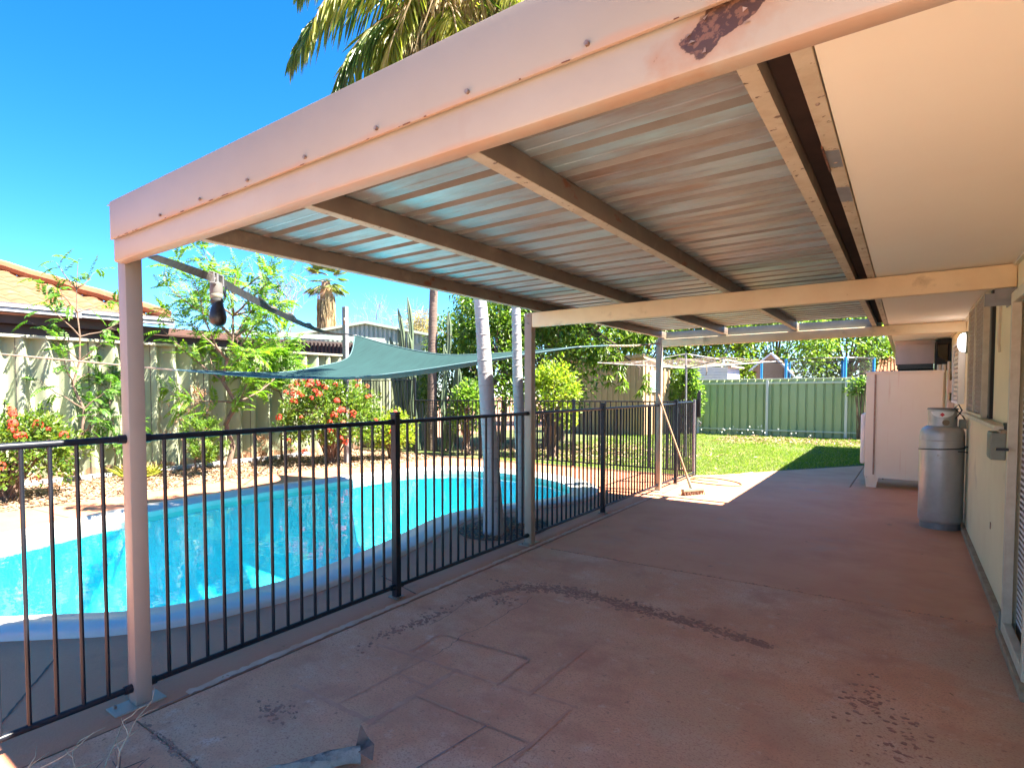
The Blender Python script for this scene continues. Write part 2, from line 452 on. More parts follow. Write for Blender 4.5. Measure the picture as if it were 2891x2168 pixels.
class MB:
    def __init__(s):
        s.v = []
        s.f = []

    def add(s, vs, fs):
        k = len(s.v)
        s.v += [tuple(v) for v in vs]
        s.f += [tuple(i + k for i in f) for f in fs]
        return s

    def box(s, x0, x1, y0, y1, z0, z1):
        return s.add([(x0, y0, z0), (x1, y0, z0), (x1, y1, z0), (x0, y1, z0), (x0, y0, z1), (x1, y0, z1), (x1, y1, z1), (x0, y1, z1)],
                     [(3, 2, 1, 0), (4, 5, 6, 7), (0, 1, 5, 4), (1, 2, 6, 5), (2, 3, 7, 6), (3, 0, 4, 7)])

    def obox(s, c, ax, ay, az):
        """oriented box, centre and three half vectors"""
        c, ax, ay, az = map(Vector, (c, ax, ay, az))
        vs = [c + ax * i + ay * j + az * k for k in (-1, 1) for j in (-1, 1) for i in (-1, 1)]
        return s.add(vs, [(0, 2, 3, 1), (4, 5, 7, 6), (0, 1, 5, 4), (1, 3, 7, 5), (3, 2, 6, 7), (2, 0, 4, 6)])

    def bar(s, a, b, wd, th, up=(0, 0, 1)):
        a, b, up = Vector(a), Vector(b), Vector(up)
        d = (b - a)
        x = d.normalized()
        y = up.cross(x)
        if y.length < 1e-4:
            y = Vector((1, 0, 0)).cross(x)
        y.normalize()
        z = x.cross(y)
        return s.obox((a + b) / 2, d / 2, y * wd / 2, z * th / 2)

    def tube(s, pts, r, n=8, cap=True, sq=(1, 1)):
        pts = [Vector(p) for p in pts]
        k = len(pts)
        rs = r if isinstance(r, (list, tuple)) else [r] * k
        t0 = (pts[1] - pts[0]).normalized()
        a = Vector((0, 0, 1)) if abs(t0.z) < 0.9 else Vector((1, 0, 0))
        nrm = t0.cross(a).normalized()
        vs, fs = [], []
        for i in range(k):
            t = (pts[min(i + 1, k - 1)] - pts[max(i - 1, 0)])
            if t.length < 1e-9:
                t = t0.copy()
            t.normalize()
            nrm = (nrm - t * nrm.dot(t))
            if nrm.length < 1e-6:
                nrm = t.orthogonal()
            nrm.normalize()
            bn = t.cross(nrm)
            for j in range(n):
                an = 2 * math.pi * j / n
                vs.append(pts[i] + nrm * math.cos(an) * rs[i] * sq[0] + bn * math.sin(an) * rs[i] * sq[1])
        for i in range(k - 1):
            for j in range(n):
                fs.append((i * n + j, i * n + (j + 1) % n, (i + 1) * n + (j + 1) % n, (i + 1) * n + j))
        if cap:
            fs.append(tuple(range(n - 1, -1, -1)))
            fs.append(tuple((k - 1) * n + j for j in range(n)))
        return s.add(vs, fs)

    def lathe(s, prof, c, n=24, cap=True):
        vs, fs = [], []
        for r, z in prof:
            for j in range(n):
                a = 2 * math.pi * j / n
                vs.append((c[0] + r * math.cos(a), c[1] + r * math.sin(a), c[2] + z))
        for i in range(len(prof) - 1):
            for j in range(n):
                fs.append((i * n + j, i * n + (j + 1) % n, (i + 1) * n + (j + 1) % n, (i + 1) * n + j))
        if cap:
            fs.append(tuple(range(n - 1, -1, -1)))
            fs.append(tuple((len(prof) - 1) * n + j for j in range(n)))
        return s.add(vs, fs)

    def prism(s, poly, z0, z1):
        n = len(poly)
        vs = [(x, y, z0) for x, y in poly] + [(x, y, z1) for x, y in poly]
        fs = [tuple(range(n - 1, -1, -1)), tuple(range(n, 2 * n))]
        fs += [(i, (i + 1) % n, n + (i + 1) % n, n + i) for i in range(n)]
        return s.add(vs, fs)

    def extrude(s, poly3, vec):
        n = len(poly3)
        v2 = [tuple(Vector(p) + Vector(vec)) for p in poly3]
        return s.add(list(poly3) + v2, [tuple(range(n - 1, -1, -1)), tuple(range(n, 2 * n))] +
                     [(i, (i + 1) % n, n + (i + 1) % n, n + i) for i in range(n)])

    def sphere(s, c, r, n=8, m=6, sc=(1, 1, 1)):
        vs, fs = [], []
        for i in range(m + 1):
            th = math.pi * i / m
            for j in range(n):
                ph = 2 * math.pi * j / n
                vs.append((c[0] + r * sc[0] * math.sin(th) * math.cos(ph), c[1] + r * sc[1] * math.sin(th) * math.sin(ph), c[2] + r * sc[2] * math.cos(th)))
        for i in range(m):
            for j in range(n):
                fs.append((i * n + j, (i + 1) * n + j, (i + 1) * n + (j + 1) % n, i * n + (j + 1) % n))
        return s.add(vs, fs)

    def mesh(s, name, m, o, smooth=None, bevel=0.0):
        me = bpy.data.meshes.new(name)
        me.from_pydata([(v[0] - o[0], v[1] - o[1], v[2] - o[2]) for v in s.v], [], s.f)
        me.materials.append(MATS[m])
        if bevel or smooth:
            bm = bmesh.new()
            bm.from_mesh(me)
            if bevel:
                bmesh.ops.remove_doubles(bm, verts=bm.verts, dist=1e-5)
                es = [e for e in bm.edges if len(e.link_faces) == 2 and e.calc_face_angle(0) > 0.6]
                bmesh.ops.bevel(bm, geom=es, offset=bevel, segments=2, affect='EDGES', profile=0.5)
            if smooth:
                for f in bm.faces:
                    f.smooth = True
                for e in bm.edges:
                    if len(e.link_faces) == 2 and e.calc_face_angle(0) > smooth:
                        e.smooth = False
            bm.to_mesh(me)
            bm.free()
        me.update()
        return me

    def build(s, name, m, parent=None, smooth=None, bevel=0.0, o=None, kind=None):
        base = Vector(o) if o is not None else org(parent)
        me = s.mesh(name, m, base, smooth, bevel)
        ob = bpy.data.objects.new(name, me)
        COL.objects.link(ob)
        if parent:
            ob.parent = parent
            ob.location = base - org(parent)
        else:
            ob.location = base
        ORG[ob.name] = base.copy()
        if kind:
            ob['kind'] = kind
        return ob


def place(me, name, pos, parent=None, rot=None):
    ob = bpy.data.objects.new(name, me)
    COL.objects.link(ob)
    if parent:
        ob.parent = parent
    ob.location = Vector(pos) - org(parent)
    if rot:
        ob.rotation_euler = rot
    ORG[ob.name] = Vector(pos)
    return ob


class Leaves:
    """rhombic folded leaves gathered in arrays"""

    def __init__(s):
        s.P, s.D, s.N, s.L, s.W = [], [], [], [], []

    def add(s, p, d, n, L, W):
        s.P.append(p)
        s.D.append(d)
        s.N.append(n)
        s.L.append(L)
        s.W.append(W)

    def build(s, name, m, parent=None, kind=None, fold=0.12):
        P = np.array(s.P, dtype=float) - np.array(org(parent))
        D = np.array(s.D, dtype=float)
        N = np.array(s.N, dtype=float)
        L = np.array(s.L, dtype=float)[:, None]
        W = np.array(s.W, dtype=float)[:, None]
        D /= np.linalg.norm(D, axis=1, keepdims=True) + 1e-9
        S = np.cross(D, N)
        S /= np.linalg.norm(S, axis=1, keepdims=True) + 1e-9
        U = np.cross(S, D)
        n = len(P)
        V = np.empty((n, 6, 3))
        V[:, 0] = P
        V[:, 1] = P + D * L * .3 + S * W * .45 + U * W * fold
        V[:, 2] = P + D * L * .68 + S * W * .36 + U * (W * fold - L * .03)
        V[:, 3] = P + D * L - U * L * .10
        V[:, 4] = P + D * L * .68 - S * W * .36 + U * (W * fold - L * .03)
        V[:, 5] = P + D * L * .3 - S * W * .45 + U * W * fold
        me = bpy.data.meshes.new(name)
        me.vertices.add(n * 6)
        me.vertices.foreach_set('co', V.reshape(-1).astype(np.float32))
        me.loops.add(n * 8)
        base = (np.arange(n) * 6)[:, None]
        idx = base + np.array([0, 1, 2, 3, 0, 3, 4, 5])[None, :]
        me.loops.foreach_set('vertex_index', idx.reshape(-1).astype(np.int32))
        me.polygons.add(n * 2)
        me.polygons.foreach_set('loop_start', (np.arange(n * 2) * 4).astype(np.int32))
        me.polygons.foreach_set('loop_total', np.full(n * 2, 4, dtype=np.int32))
        me.update(calc_edges=True)
        me.materials.append(MATS[m])
        ob = bpy.data.objects.new(name, me)
        COL.objects.link(ob)
        if parent:
            ob.parent = parent
        if kind:
            ob['kind'] = kind
        return ob


def rv(a=1.0):
    v = Vector((random.gauss(0, 1), random.gauss(0, 1), random.gauss(0, 1)))
    return v.normalized() * a


def fib_dirs(n):
    out = []
    for i in range(n):
        z = 1 - 2 * (i + .5) / n
        a = i * 2.39996
        r = math.sqrt(max(0, 1 - z * z))
        out.append(Vector((r * math.cos(a), r * math.sin(a), z)))
    return out


def catmull(pts, n, closed=True):
    out = []
    k = len(pts)
    for i in range(k if closed else k - 1):
        p = [Vector(pts[(i + j) % k] if closed else pts[min(max(i + j, 0), k - 1)]) for j in (-1, 0, 1, 2)]
        for q in range(n):
            t = q / n
            out.append(0.5 * ((2 * p[1]) + (-p[0] + p[2]) * t + (2 * p[0] - 5 * p[1] + 4 * p[2] - p[3]) * t * t +
                              (-p[0] + 3 * p[1] - 3 * p[2] + p[3]) * t ** 3))
    if not closed:
        out.append(Vector(pts[-1]))
    return out


# ------------------------------------------------------------------ ground, pool
pool_out = [(-4.212, 1.089), (-4.009, 1.289), (-3.789, 1.524), (-3.596, 1.864), (-3.496, 2.22), (-3.408, 2.835), (-3.50, 3.60), (-3.653, 4.372),
            (-3.833, 5.047), (-3.95, 5.75), (-3.66, 6.55), (-3.43, 7.2), (-3.39, 7.787), (-3.554, 8.339), (-3.94, 8.83), (-4.45, 9.16),
            (-5.167, 9.378), (-5.767, 9.44), (-6.404, 9.33), (-7.05, 8.98), (-7.441, 8.45), (-7.60, 7.6), (-7.70, 6.386), (-7.805, 5.208),
            (-7.79, 3.8), (-7.66, 2.9), (-7.40, 1.95), (-7.1, 1.1), (-6.5, .45), (-5.7, .18), (-4.9, .42)]
ring = [Vector((p.x, p.y, 0)) for p in catmull([(x, y, 0) for x, y in pool_out], 5)]
NR = len(ring)
rn = []
for i in range(NR):
    t = (ring[(i + 2) % NR] - ring[i - 2]).normalized()
    rn.append(Vector((-t.y, t.x, 0)))
cen = sum(ring, Vector()) / NR
if rn[0].dot(cen - ring[0]) < 0:
    rn = [-v for v in rn]


def inset(d):
    p = [ring[i] + rn[i] * d for i in range(NR)]
    for _ in range(int(d * 14)):
        p = [(p[i - 1] + p[i] * 2 + p[(i + 1) % NR]) / 4 for i in range(NR)]
    return p


def fill_with_hole(outer, inner, z, name, m, parent=None, kind=None):
    bm = bmesh.new()
    for loop in (outer, inner):
        if not loop:
            continue
        vs = [bm.verts.new((p[0], p[1], z)) for p in loop]
        for i in range(len(vs)):
            bm.edges.new((vs[i], vs[(i + 1) % len(vs)]))
    bmesh.ops.triangle_fill(bm, use_beauty=True, use_dissolve=False, edges=bm.edges[:])
    for f in bm.faces:
        if f.normal.z < 0:
            f.normal_flip()
    me = bpy.data.meshes.new(name)
    bm.to_mesh(me)
    bm.free()
    me.materials.append(MATS[m])
    o = bpy.data.objects.new(name, me)
    COL.objects.link(o)
    if parent:
        o.parent = parent
    if kind:
        o['kind'] = kind
    return o


R0 = [(-140, -140), (140, -140), (140, 140), (-140, 140)]
hole = [(-8.3, -.6), (-3.1, -.6), (-3.1, 9.9), (-8.3, 9.9)]
fill_with_hole(R0, hole, -0.035, 'ground', 'soil', kind='structure')
deck_edge = [(-2.735, -6), (-2.735, 10.85), (-7.95, 10.83), (-8.29, 9.96), (-8.42, 8.84), (-9.1, 7.69), (-9.17, 6.03), (-9.04, 4.65), (-8.91, 3.75),
             (-8.83, 2.83), (-8.9, 2.2), (-9.0, -6)]
fill_with_hole(deck_edge, [(p.x, p.y) for p in inset(.03)], 0.0, 'pool_deck', 'deck', kind='structure')

pool = thing('swimming_pool', 'kidney shaped swimming pool full of bright turquoise water with white coping', 'pool', (-5.6, 5, 0))


def loft(rows, name, m, smooth=0.7):
    mb = MB()
    vs = [p for r in rows for p in r]
    fs = []
    for i in range(len(rows) - 1):
        for j in range(NR):
            fs.append((i * NR + j, (i + 1) * NR + j, (i + 1) * NR + (j + 1) % NR, i * NR + (j + 1) % NR))
    mb.add(vs, fs)
    ob = mb.build(name, m, pool, smooth=smooth)
    return ob


def row(d, z):
    return [Vector((p.x, p.y, z)) for p in inset(d)]


loft([row(0, -.02), row(0, .03), row(.02, .05), row(.12, .058), row(.22, .052), row(.245, .04), row(.26, .03), row(.36, .028), row(.385, .015), row(.39, -.12)], 'coping', 'coping', 0.9)
loft([row(.395, -.11), row(.40, -.5), row(.5, -1.0), row(.75, -1.35)], 'pool_wall', 'pool_shell')
fl = fill_with_hole([(p.x + 5.6, p.y - 5) for p in inset(.72)], None, -1.34, 'pool_floor', 'pool_shell', pool)
wt = fill_with_hole([(p.x + 5.6, p.y - 5) for p in inset(.388)], None, -0.05, 'water_surface', 'water', pool)

# patio slabs with open joints
pt = MB().prism([(-2.74, -.35), (9, -.35), (9, .99), (.55, .99), (.55, 16.2), (-.62, 14.3), (-1.8, 12.5), (-2.74, 10.8)], -.2, -.014).build('patio', 'joint', kind='structure')
for poly in ([(-2.73, -.345), (9, -.345), (9, .985), (.55, .985), (.55, 1.172), (-2.73, 1.178)], [(-2.73, 1.186), (.55, 1.181), (.55, 5.066), (-2.73, 4.995)],
             [(-2.73, 5.003), (.55, 5.074), (.55, 11.0), (-.637, 11.0), (-2.73, 10.9)],
             [(-2.73, 10.908), (-.645, 11.008), (-.61, 14.3), (-1.8, 12.5), (-2.73, 10.92)],
             [(-.633, 11.008), (.55, 11.008), (.55, 16.2), (-.6, 14.32)]):
    MB().prism(poly, -.12, 0).build('concrete_slab', 'concrete' if min(q[1] for q in poly) < 4 else 'concrete_far', pt, bevel=.003)
# chipped dirt collecting in the worn joints, scratches and flaked paint
fk = MB()


def blob(mb, x, y, z, r, n=6, th=.0012):
    th = random.uniform(.0006, .0032)
    a0 = random.random() * 6
    ps = [(x + r * random.uniform(.5, 1.2) * math.cos(a0 + 2 * math.pi * i / n), y + r * random.uniform(.35, .9) * math.sin(a0 + 2 * math.pi * i / n)) for i in range(n)]
    mb.prism(ps, z, z + th)


arc = catmull([(-2.42, 3.42, 0), (-2.30, 3.78, 0), (-2.05, 3.98, 0), (-1.72, 4.0, 0), (-1.35, 3.97, 0), (-.98, 3.93, 0), (-.60, 3.86, 0)], 40, closed=False)
for i, p in enumerate(arc):
    for k in range(8):
        u = i / len(arc)
        wd = .040 + .050 * math.sin(math.pi * min(1, u * .85 + .1)) + .014 * math.sin(i * .13)
        if random.random() < .25 + .2 * math.sin(i * .21) * math.cos(i * .047):
            continue
        blob(fk, p.x + random.gauss(0, .02), p.y + random.gauss(0, wd * .62), .0002, random.uniform(.004, .017))
for (x, y, sx, sy, nn) in ((-2.46, 2.75, .03, .20, 110), (-2.42, 3.0, .02, .12, 50), (-.1, 3.45, .05, .16, 80), (.03, 3.1, .05, .16, 60), (-2.28, 1.62, .05, .04, 60), (-2.38, 3.9, .1, .05, 40), (-2.2, 3.55, .05, .05, 40)):
    for k in range(nn):
        blob(fk, random.gauss(x, sx), random.gauss(y, sy), .0006, random.uniform(.004, .016))
for k in range(140):
    t = random.random()
    blob(fk, -2.68 + .75 * t, 1.186 + random.gauss(0, .012) - .02 * t, .0006, random.uniform(.004, .014))
for k in range(160):
    t = random.random() ** 1.6
    blob(fk, -2.6 + 3.1 * t, 5.0 + .07 * t + random.gauss(0, .007), .0006, random.uniform(.003, .010))
fk.build('flaked_patch', 'flake', pt, kind='stuff')
# ghost outlines of old square pavers, score marks
gm = MB()
th = math.radians(3)


def strip(mb, a, b, wd, z=.0032):
    a, b = Vector((*a, z)), Vector((*b, z))
    d = (b - a).normalized() * 1
    s_ = Vector((-d.y, d.x, 0)) * wd / 2
    n_ = max(2, int((b - a).length / .03))
    L_, R_ = [], []
    for i in range(n_ + 1):
        c_ = a.lerp(b, i / n_)
        k1, k2 = random.uniform(.5, 1.3), random.uniform(.5, 1.3)
        L_.append(c_ + s_ * k1)
        R_.append(c_ - s_ * k2)
    mb.add(L_ + R_, [(i, n_ + 1 + i, n_ + 2 + i, i + 1) for i in range(n_)])


mat('ghost', (0.52, 0.225, 0.135), (0.57, 0.27, 0.165), 5, 0.7, bump=.3, bscale=55, layers=(((0.60, 0.30, 0.185), 9.0, .5, .6, O3, 7.0),))
zz = .0008
for a, b, wd in (((-2.42, 1.84), (-1.84, 1.845), .030), ((-1.865, 1.82), (-1.855, 2.50), .032), ((-2.42, 2.45), (-1.60, 2.49), .026), ((-1.60, 2.50), (-1.18, 2.54), .02), ((-2.10, 1.84), (-2.07, 2.46), .014),
                 ((-2.07, 2.26), (-1.86, 2.25), .016), ((-1.422, 2.5), (-1.42, 3.16), .022), ((-1.60, 2.5), (-1.61, 2.85), .016), ((-1.85, 2.15), (-1.2, 2.15), .014), ((-1.21, 2.0), (-1.2, 2.5), .016), ((-2.2, 2.5), (-2.21, 2.8), .016), ((-2.2, 2.8), (-1.62, 2.84), .014)):
    strip(gm, a, b, wd, zz)
    zz += .00035
gm.build('worn_outline', 'ghost', pt, kind='stuff')
g2 = MB()
strip(g2, (-1.50, 1.60), (-1.432, 2.16), .008)
strip(g2, (-1.28, 1.75), (-1.2, 2.2), .005)
strip(g2, (-2.745, 1.3), (-2.76, 4.9), .010)
g2.build('score_mark', 'scrape', pt, kind='stuff')
# expansion joints of the pool deck
dj = MB()
for a, b in (((-3.75, 1.2), (-2.95, .62)), ((-3.5, 8.5), (-2.8, 10.3)), ((-4.3, 10.8), (-2.9, 9.75)), ((-5.2, 10.8), (-5.2, 9.4)), ((-9.0, 5.5), (-7.85, 5.45)), ((-8.9, 2.6), (-7.7, 2.7)), ((-9.1, 7.4), (-7.7, 7.35)), ((-3.3, 3.4), (-2.8, 3.25))):
    strip(dj, a, b, .012, .0035)
dj.build('deck_joint', 'joint', bpy.data.objects['pool_deck'], kind='stuff')
ck = MB()
zz = .0012
for pl in ([(q.x + random.gauss(0, .006), q.y) for q in catmull([(-2.097, 3.728, 0), (-2.063, 3.546, 0), (-2.073, 3.345, 0), (-2.06, 3.06, 0), (-2.095, 2.875, 0), (-2.061, 2.70, 0), (-2.05, 2.51, 0)], 6, False)],
           [(q.x + random.gauss(0, .006), q.y) for q in catmull([(-2.41, 3.307, 0), (-2.36, 3.1, 0), (-2.333, 2.847, 0)], 6, False)]):
    for p_, q_ in zip(pl[:-1], pl[1:]):
        strip(ck, p_, q_, .0032, zz)
        zz += .0002
ck.build('crack', 'joint', pt, kind='stuff')
# pale strip of bare cement beside the fence line
mat('cement_edge', (0.62, 0.44, 0.33), (0.56, 0.30, 0.19), 5, .8, bump=.4)
ce = MB()
strip(ce, (-2.765, 1.45), (-2.765, 8.7), .05, .004)
ce.build('cement_edge', 'cement_edge', pt, kind='stuff')

mat('bounce_gravel', (0.50, 0.45, 0.36), (0.40, 0.35, 0.28), 6, .95, bump=.8, bscale=60)  # pale tone chosen to bounce neutral light
MB().prism([(-2.735, -9), (9, -9), (9, -.352), (-2.735, -.352)], -.1, -.005).build('bounce_yard', 'bounce_gravel', kind='structure')  # unseen ground added behind the camera to bounce light under the cover
# lawn sheet + grass
lawn = MB().prism([(-2.74, 10.86), (-1.8, 12.5), (-.62, 14.3), (.55, 16.2), (6, 18.9), (6, 22.5), (-12, 22.5), (-12, 10.9)], -.06, -.006).build('lawn', 'lawn', kind='structure')
bed = MB().prism([(-8.9, -6), (-8.85, 2.2), (-8.8, 2.83), (-8.88, 3.75), (-9.0, 4.65), (-9.13, 6.03), (-9.05, 7.69), (-8.38, 8.84), (-8.25, 9.96), (-7.9, 10.88), (-11.6, 10.9), (-11.6, -6)], -.05, -.004).build('garden_bed', 'mulch_ground', kind='structure')
gl = Leaves()
for _ in range(85000):
    y = random.uniform(10.9, 21.6)
    x = random.uniform(-7.5, 1.0)
    if x > -2.74 and y < 10.86 + (x + 2.74) * 1.72:
        continue
    if x > -.62 and y < 14.3 + (x + .62) * 1.6:
        continue
    nz = math.sin(x * 1.3 + 1) * math.cos(y * .9) + .6 * math.sin(x * 3.1 + y * 2.3)
    if nz > .9 and random.random() < .55:
        continue
    if x < -3.6 and random.random() < .35:
        continue
    a = random.random() * 6.28
    d = (math.cos(a) * .55, math.sin(a) * .55, random.uniform(.35, 1))
    gl.add((x, y, -.008), d, (-math.sin(a), math.cos(a), .3), random.uniform(.03, .075), random.uniform(.006, .012))
tag(gl.build('grass', 'grass_blade'), 'short patchy bright green grass of the back lawn', 'grass', kind='stuff')
# leaf litter on lawn and mulch
ml = Leaves()
for _ in range(15000):
    y = random.uniform(-1, 10.8)
    xe = -8.95 if y < 8 else -8.3
    x = random.uniform(-11.35, xe)
    n_ = rv(.5) + Vector((0, 0, 1))
    ml.add((x, y, random.uniform(0, .02)), rv() * Vector((1, 1, .25)), n_, random.uniform(.03, .09), random.uniform(.02, .045))
tag(ml.build('mulch', 'mulch_chip'), 'tan bark mulch and dry leaves covering the garden bed', 'mulch', kind='stuff')
ll = Leaves()
for _ in range(5200):
    if random.random() < .6:
        x, y = random.gauss(-6.3, 1.3), random.gauss(13.5, 1.6)
    else:
        x, y = random.uniform(-4.5, .3), random.gauss(19.8, .8)
    if y < 11.1 or y > 21.5:
        continue
    ll.add((x, y, random.uniform(0.005, .03)), rv() * Vector((1, 1, .3)), rv(.5) + Vector((0, 0, 1)), random.uniform(.05, .13), random.uniform(.025, .05))
tag(ll.build('leaf_litter', 'mulch_chip'), 'dry brown fallen leaves lying on the grass under the mango tree', 'leaf litter', kind='stuff')

# ------------------------------------------------------------------ patio cover
PC = thing('patio_cover', 'cream steel patio cover with rusty beams, three posts and corrugated iron roof', 'patio cover', (-2.87, 1.27, 0))
XA, PW = -2.827, 0.08
YP = [1.229, 5.02, 8.88]
ZB = [2.100, 2.120, 2.146]
for i, y in enumerate(YP):
    top = 2.262 if i else 2.20
    ps = MB().box(XA - PW, XA, y, y + PW, 0.008, top).build('post', 'cream_post' if i == 0 else 'cream', PC, smooth=.6, bevel=.006, o=(XA - PW / 2, y + PW / 2, 0))
    MB().box(XA - PW - .012, XA + .018, y - .10, y + PW + .06, .0, .008).build('base_plate', 'cream', ps, bevel=.002)
    for z in ((top - .03, top - .10) if i else (2.185, 2.115)):
        MB().tube([(XA - PW / 2, y - .009, z), (XA - PW / 2, y + .002, z)], .0075, 6).build('bolt', 'bolt', ps)
    MB().tube([(XA - .06, y - .07, .008), (XA - .06, y - .07, .022)], .008, 6).build('bolt', 'bolt', ps)
for i, y in enumerate(YP):
    y0 = y - .047 if i == 0 else y
    b = MB().box(XA - (.0 if i else .006), .514, y0, y0 + .06, ZB[i], 2.262 if i else 2.256).build('beam', 'beam_front' if i == 0 else 'cream_b', PC, smooth=.6, bevel=.010)
    if i == 1:
        b['label'] = 'middle cream beam'
beam1 = bpy.data.objects['beam']
# rust eaten hole and peeled paint on the front beam
yb = YP[0] - .047
fl_ = MB()
for (x, z, a) in ((-.325, 2.150, .3), (-.33, 2.165, .9), (-.30, 2.128, 1.8), (-.235, 2.178, 2.4), (-.232, 2.150, .2), (-.30, 2.186, 1.2)):
    r = .007
    c = Vector((x, yb - .0015, z))
    fl_.add([c + Vector((r * math.cos(a), 0, r * math.sin(a))), c + Vector((r * math.cos(a + 1.6), 0, r * math.sin(a + 1.6))), c + Vector((-r * .8 * math.cos(a), -.006, -r * .8 * math.sin(a)))], [(0, 1, 2)])
fl_.build('peeled_flake', 'rust_halo', beam1, kind='stuff')
# fascia with screws
fa = MB().box(-2.82, .2, 1.164, 1.176, 2.197, 2.367).build('fascia', 'fascia_front', PC, smooth=.6, bevel=.003)
sm = MB().tube([(0, -.008, 0), (0, .002, 0)], .0055, 6).mesh('screw', 'bolt', (0, 0, 0))
for k in range(9):
    place(sm, 'screw', (-2.343 + .303 * k, 1.163, 2.215), fa)
st = MB()
rc = random.Random(5)
for k in range(22):
    x = rc.uniform(-2.75, 0)
    h = rc.uniform(.001, .003)
    st.box(x, x + rc.uniform(.004, .03), 1.1625, 1.1645, 2.1965, 2.1965 + h)
st.build('rust_edge', 'rust', fa, kind='stuff')
# purlins
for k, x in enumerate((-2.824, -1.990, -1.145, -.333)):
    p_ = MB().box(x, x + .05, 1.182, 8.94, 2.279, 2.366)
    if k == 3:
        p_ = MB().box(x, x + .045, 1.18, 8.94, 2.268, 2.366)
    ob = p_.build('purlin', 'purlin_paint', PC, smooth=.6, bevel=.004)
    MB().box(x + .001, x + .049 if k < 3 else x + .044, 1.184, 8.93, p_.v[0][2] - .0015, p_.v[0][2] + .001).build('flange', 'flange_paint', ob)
# corrugated sheets: ribs run across, pitch .21
PIT = .21


def roof_profile(y0, n):
    ys = []
    for i in range(n):
        b = y0 + i * PIT
        ys += [(b, 2.371), (b + .062, 2.371), (b + .066, 2.3735), (b + .074, 2.3735), (b + .078, 2.371), (b + .138, 2.371), (b + .143, 2.398), (b + .197, 2.398), (b + .202, 2.371)]
    ys.append((y0 + n * PIT, 2.371))
    return ys


y = 1.185
for q in range(9):
    n_ = 4
    pr = roof_profile(y, n_)
    x0 = -2.90 - .01 * (q % 2)
    x1 = -.245
    mb = MB()
    dz = 0.0006 * (q % 2)
    mb.add([(x0, yy, zz + dz) for yy, zz in pr] + [(x1, yy, zz + dz) for yy, zz in pr] + [(x0, yy, zz + dz + .0012) for yy, zz in pr] + [(x1, yy, zz + dz + .0012) for yy, zz in pr],
           [(i, i + 1, len(pr) + i + 1, len(pr) + i) for i in range(len(pr) - 1)] +
           [(2 * len(pr) + i, 3 * len(pr) + i, 3 * len(pr) + i + 1, 2 * len(pr) + i + 1) for i in range(len(pr) - 1)] +
           [(i, 2 * len(pr) + i, 2 * len(pr) + i + 1, i + 1) for i in range(len(pr) - 1)])
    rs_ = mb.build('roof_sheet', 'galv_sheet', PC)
    rs_.data.materials.append(MATS['galv_rib_shade'])
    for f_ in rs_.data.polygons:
        if f_.index < 3 * (len(pr) - 1) and f_.index % (len(pr) - 1) % 9 in (5, 6, 7):  # rib crests and sides get the tone darkened for recess shade
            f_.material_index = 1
    y += n_ * PIT - .0004
YEND = y
MB().box(-2.90, -.245, 8.955, 8.962, 2.255, 2.369).build('end_flashing', 'back_flash', PC)
# small hook under the third beam
MB().tube([(-1.36 + .02 * math.cos(a), 8.89, 2.125 + .02 * math.sin(a)) for a in [i * .5 for i in range(-2, 8)]], .003, 5).build('hook', 'rust', PC)

# ------------------------------------------------------------------ house
H = thing('house', 'cream rendered house wall under a wide soffit beside the patio', 'house', (.516, 4, 0))
XW = .516
wl = MB()
wl.box(XW, XW + .22, 1.0, 4.02, 0, 2.30)
wl.box(XW, XW + .22, 4.02, 4.82, 2.06, 2.30)
wl.box(XW, XW + .22, 4.82, 6.10, 0, 2.30)
wl.box(XW, XW + .22, 6.10, 7.72, 0, 1.27)
wl.box(XW, XW + .22, 6.10, 7.72, 2.252, 2.30)
wl.box(XW, XW + .22, 7.72, 18.4, 0, 2.30)
wl.build('wall', 'house_wall', H)
MB().box(XW, 9, 18.4, 18.6, 0, 2.30).build('end_wall', 'house_wall', H)
MB().box(XW + .22, 9, 1.0, 1.2, 0, 2.30).build('end_wall', 'house_wall', H)  # unseen near end, cut back so sunlit ground bounces light under the cover
MB().box(XW - .035, XW, 1.0, 4.0, 0.0, .05).build('plinth', 'plinth', H, bevel=.004)
MB().box(XW - .035, XW, 4.84, 11.0, 0.0, .055).build('plinth', 'plinth', H, bevel=.004)
MB().box(-.176, XW + .3, .95, 18.85, 2.272, 2.284).build('soffit', 'soffit', H)
MB().box(-.176, XW, 5.9, 5.908, 2.266, 2.272).build('soffit_batten', 'frame_cream', H)
MB().box(XW - .02, XW, 1.0, 18.4, 2.252, 2.272).build('cornice', 'frame_cream', H)
MB().box(-.285, -.224, .95, 9.0, 2.315, 2.330).build('gap_shade_strip', 'gap_shade', H)  # dark strip added to blacken the shaded gap between purlin and eave
MB().box(-.2238, -.2222, .95, 9.0, 2.28, 2.36).build('gap_shade_side', 'gap_shade', H)  # same painted shade up the side of the gap
hf = MB().box(-.222, -.180, .95, 18.9, 2.268, 2.47).build('eave_fascia', 'flange_paint', H, bevel=.002)
for (yy, l_) in ((2.28, .20), (2.72, .24)):
    MB().extrude([(-.2225, yy, 2.2665), (-.181, yy + .02, 2.2665), (-.183, yy + l_, 2.2665), (-.2215, yy + l_ * .9, 2.2665)], (0, 0, .001)).build('torn_patch', 'galv_post', hf)
MB().box(-.2245, -.219, 2.24, 2.50, 2.262, 2.280).build('torn_edge', 'rust', hf)
for k in range(13):
    MB().sphere((-.20, 1.9 + k * .52, 2.268), .006, 6, 4).build('nail', 'bolt', hf)
rf = MB()
rf.extrude([(-.25, .95, 2.47), (4.6, .95, 3.9), (9.4, .95, 2.47)], (0, 18.0, 0))
rf.build('roof', 'orange_tile', H)
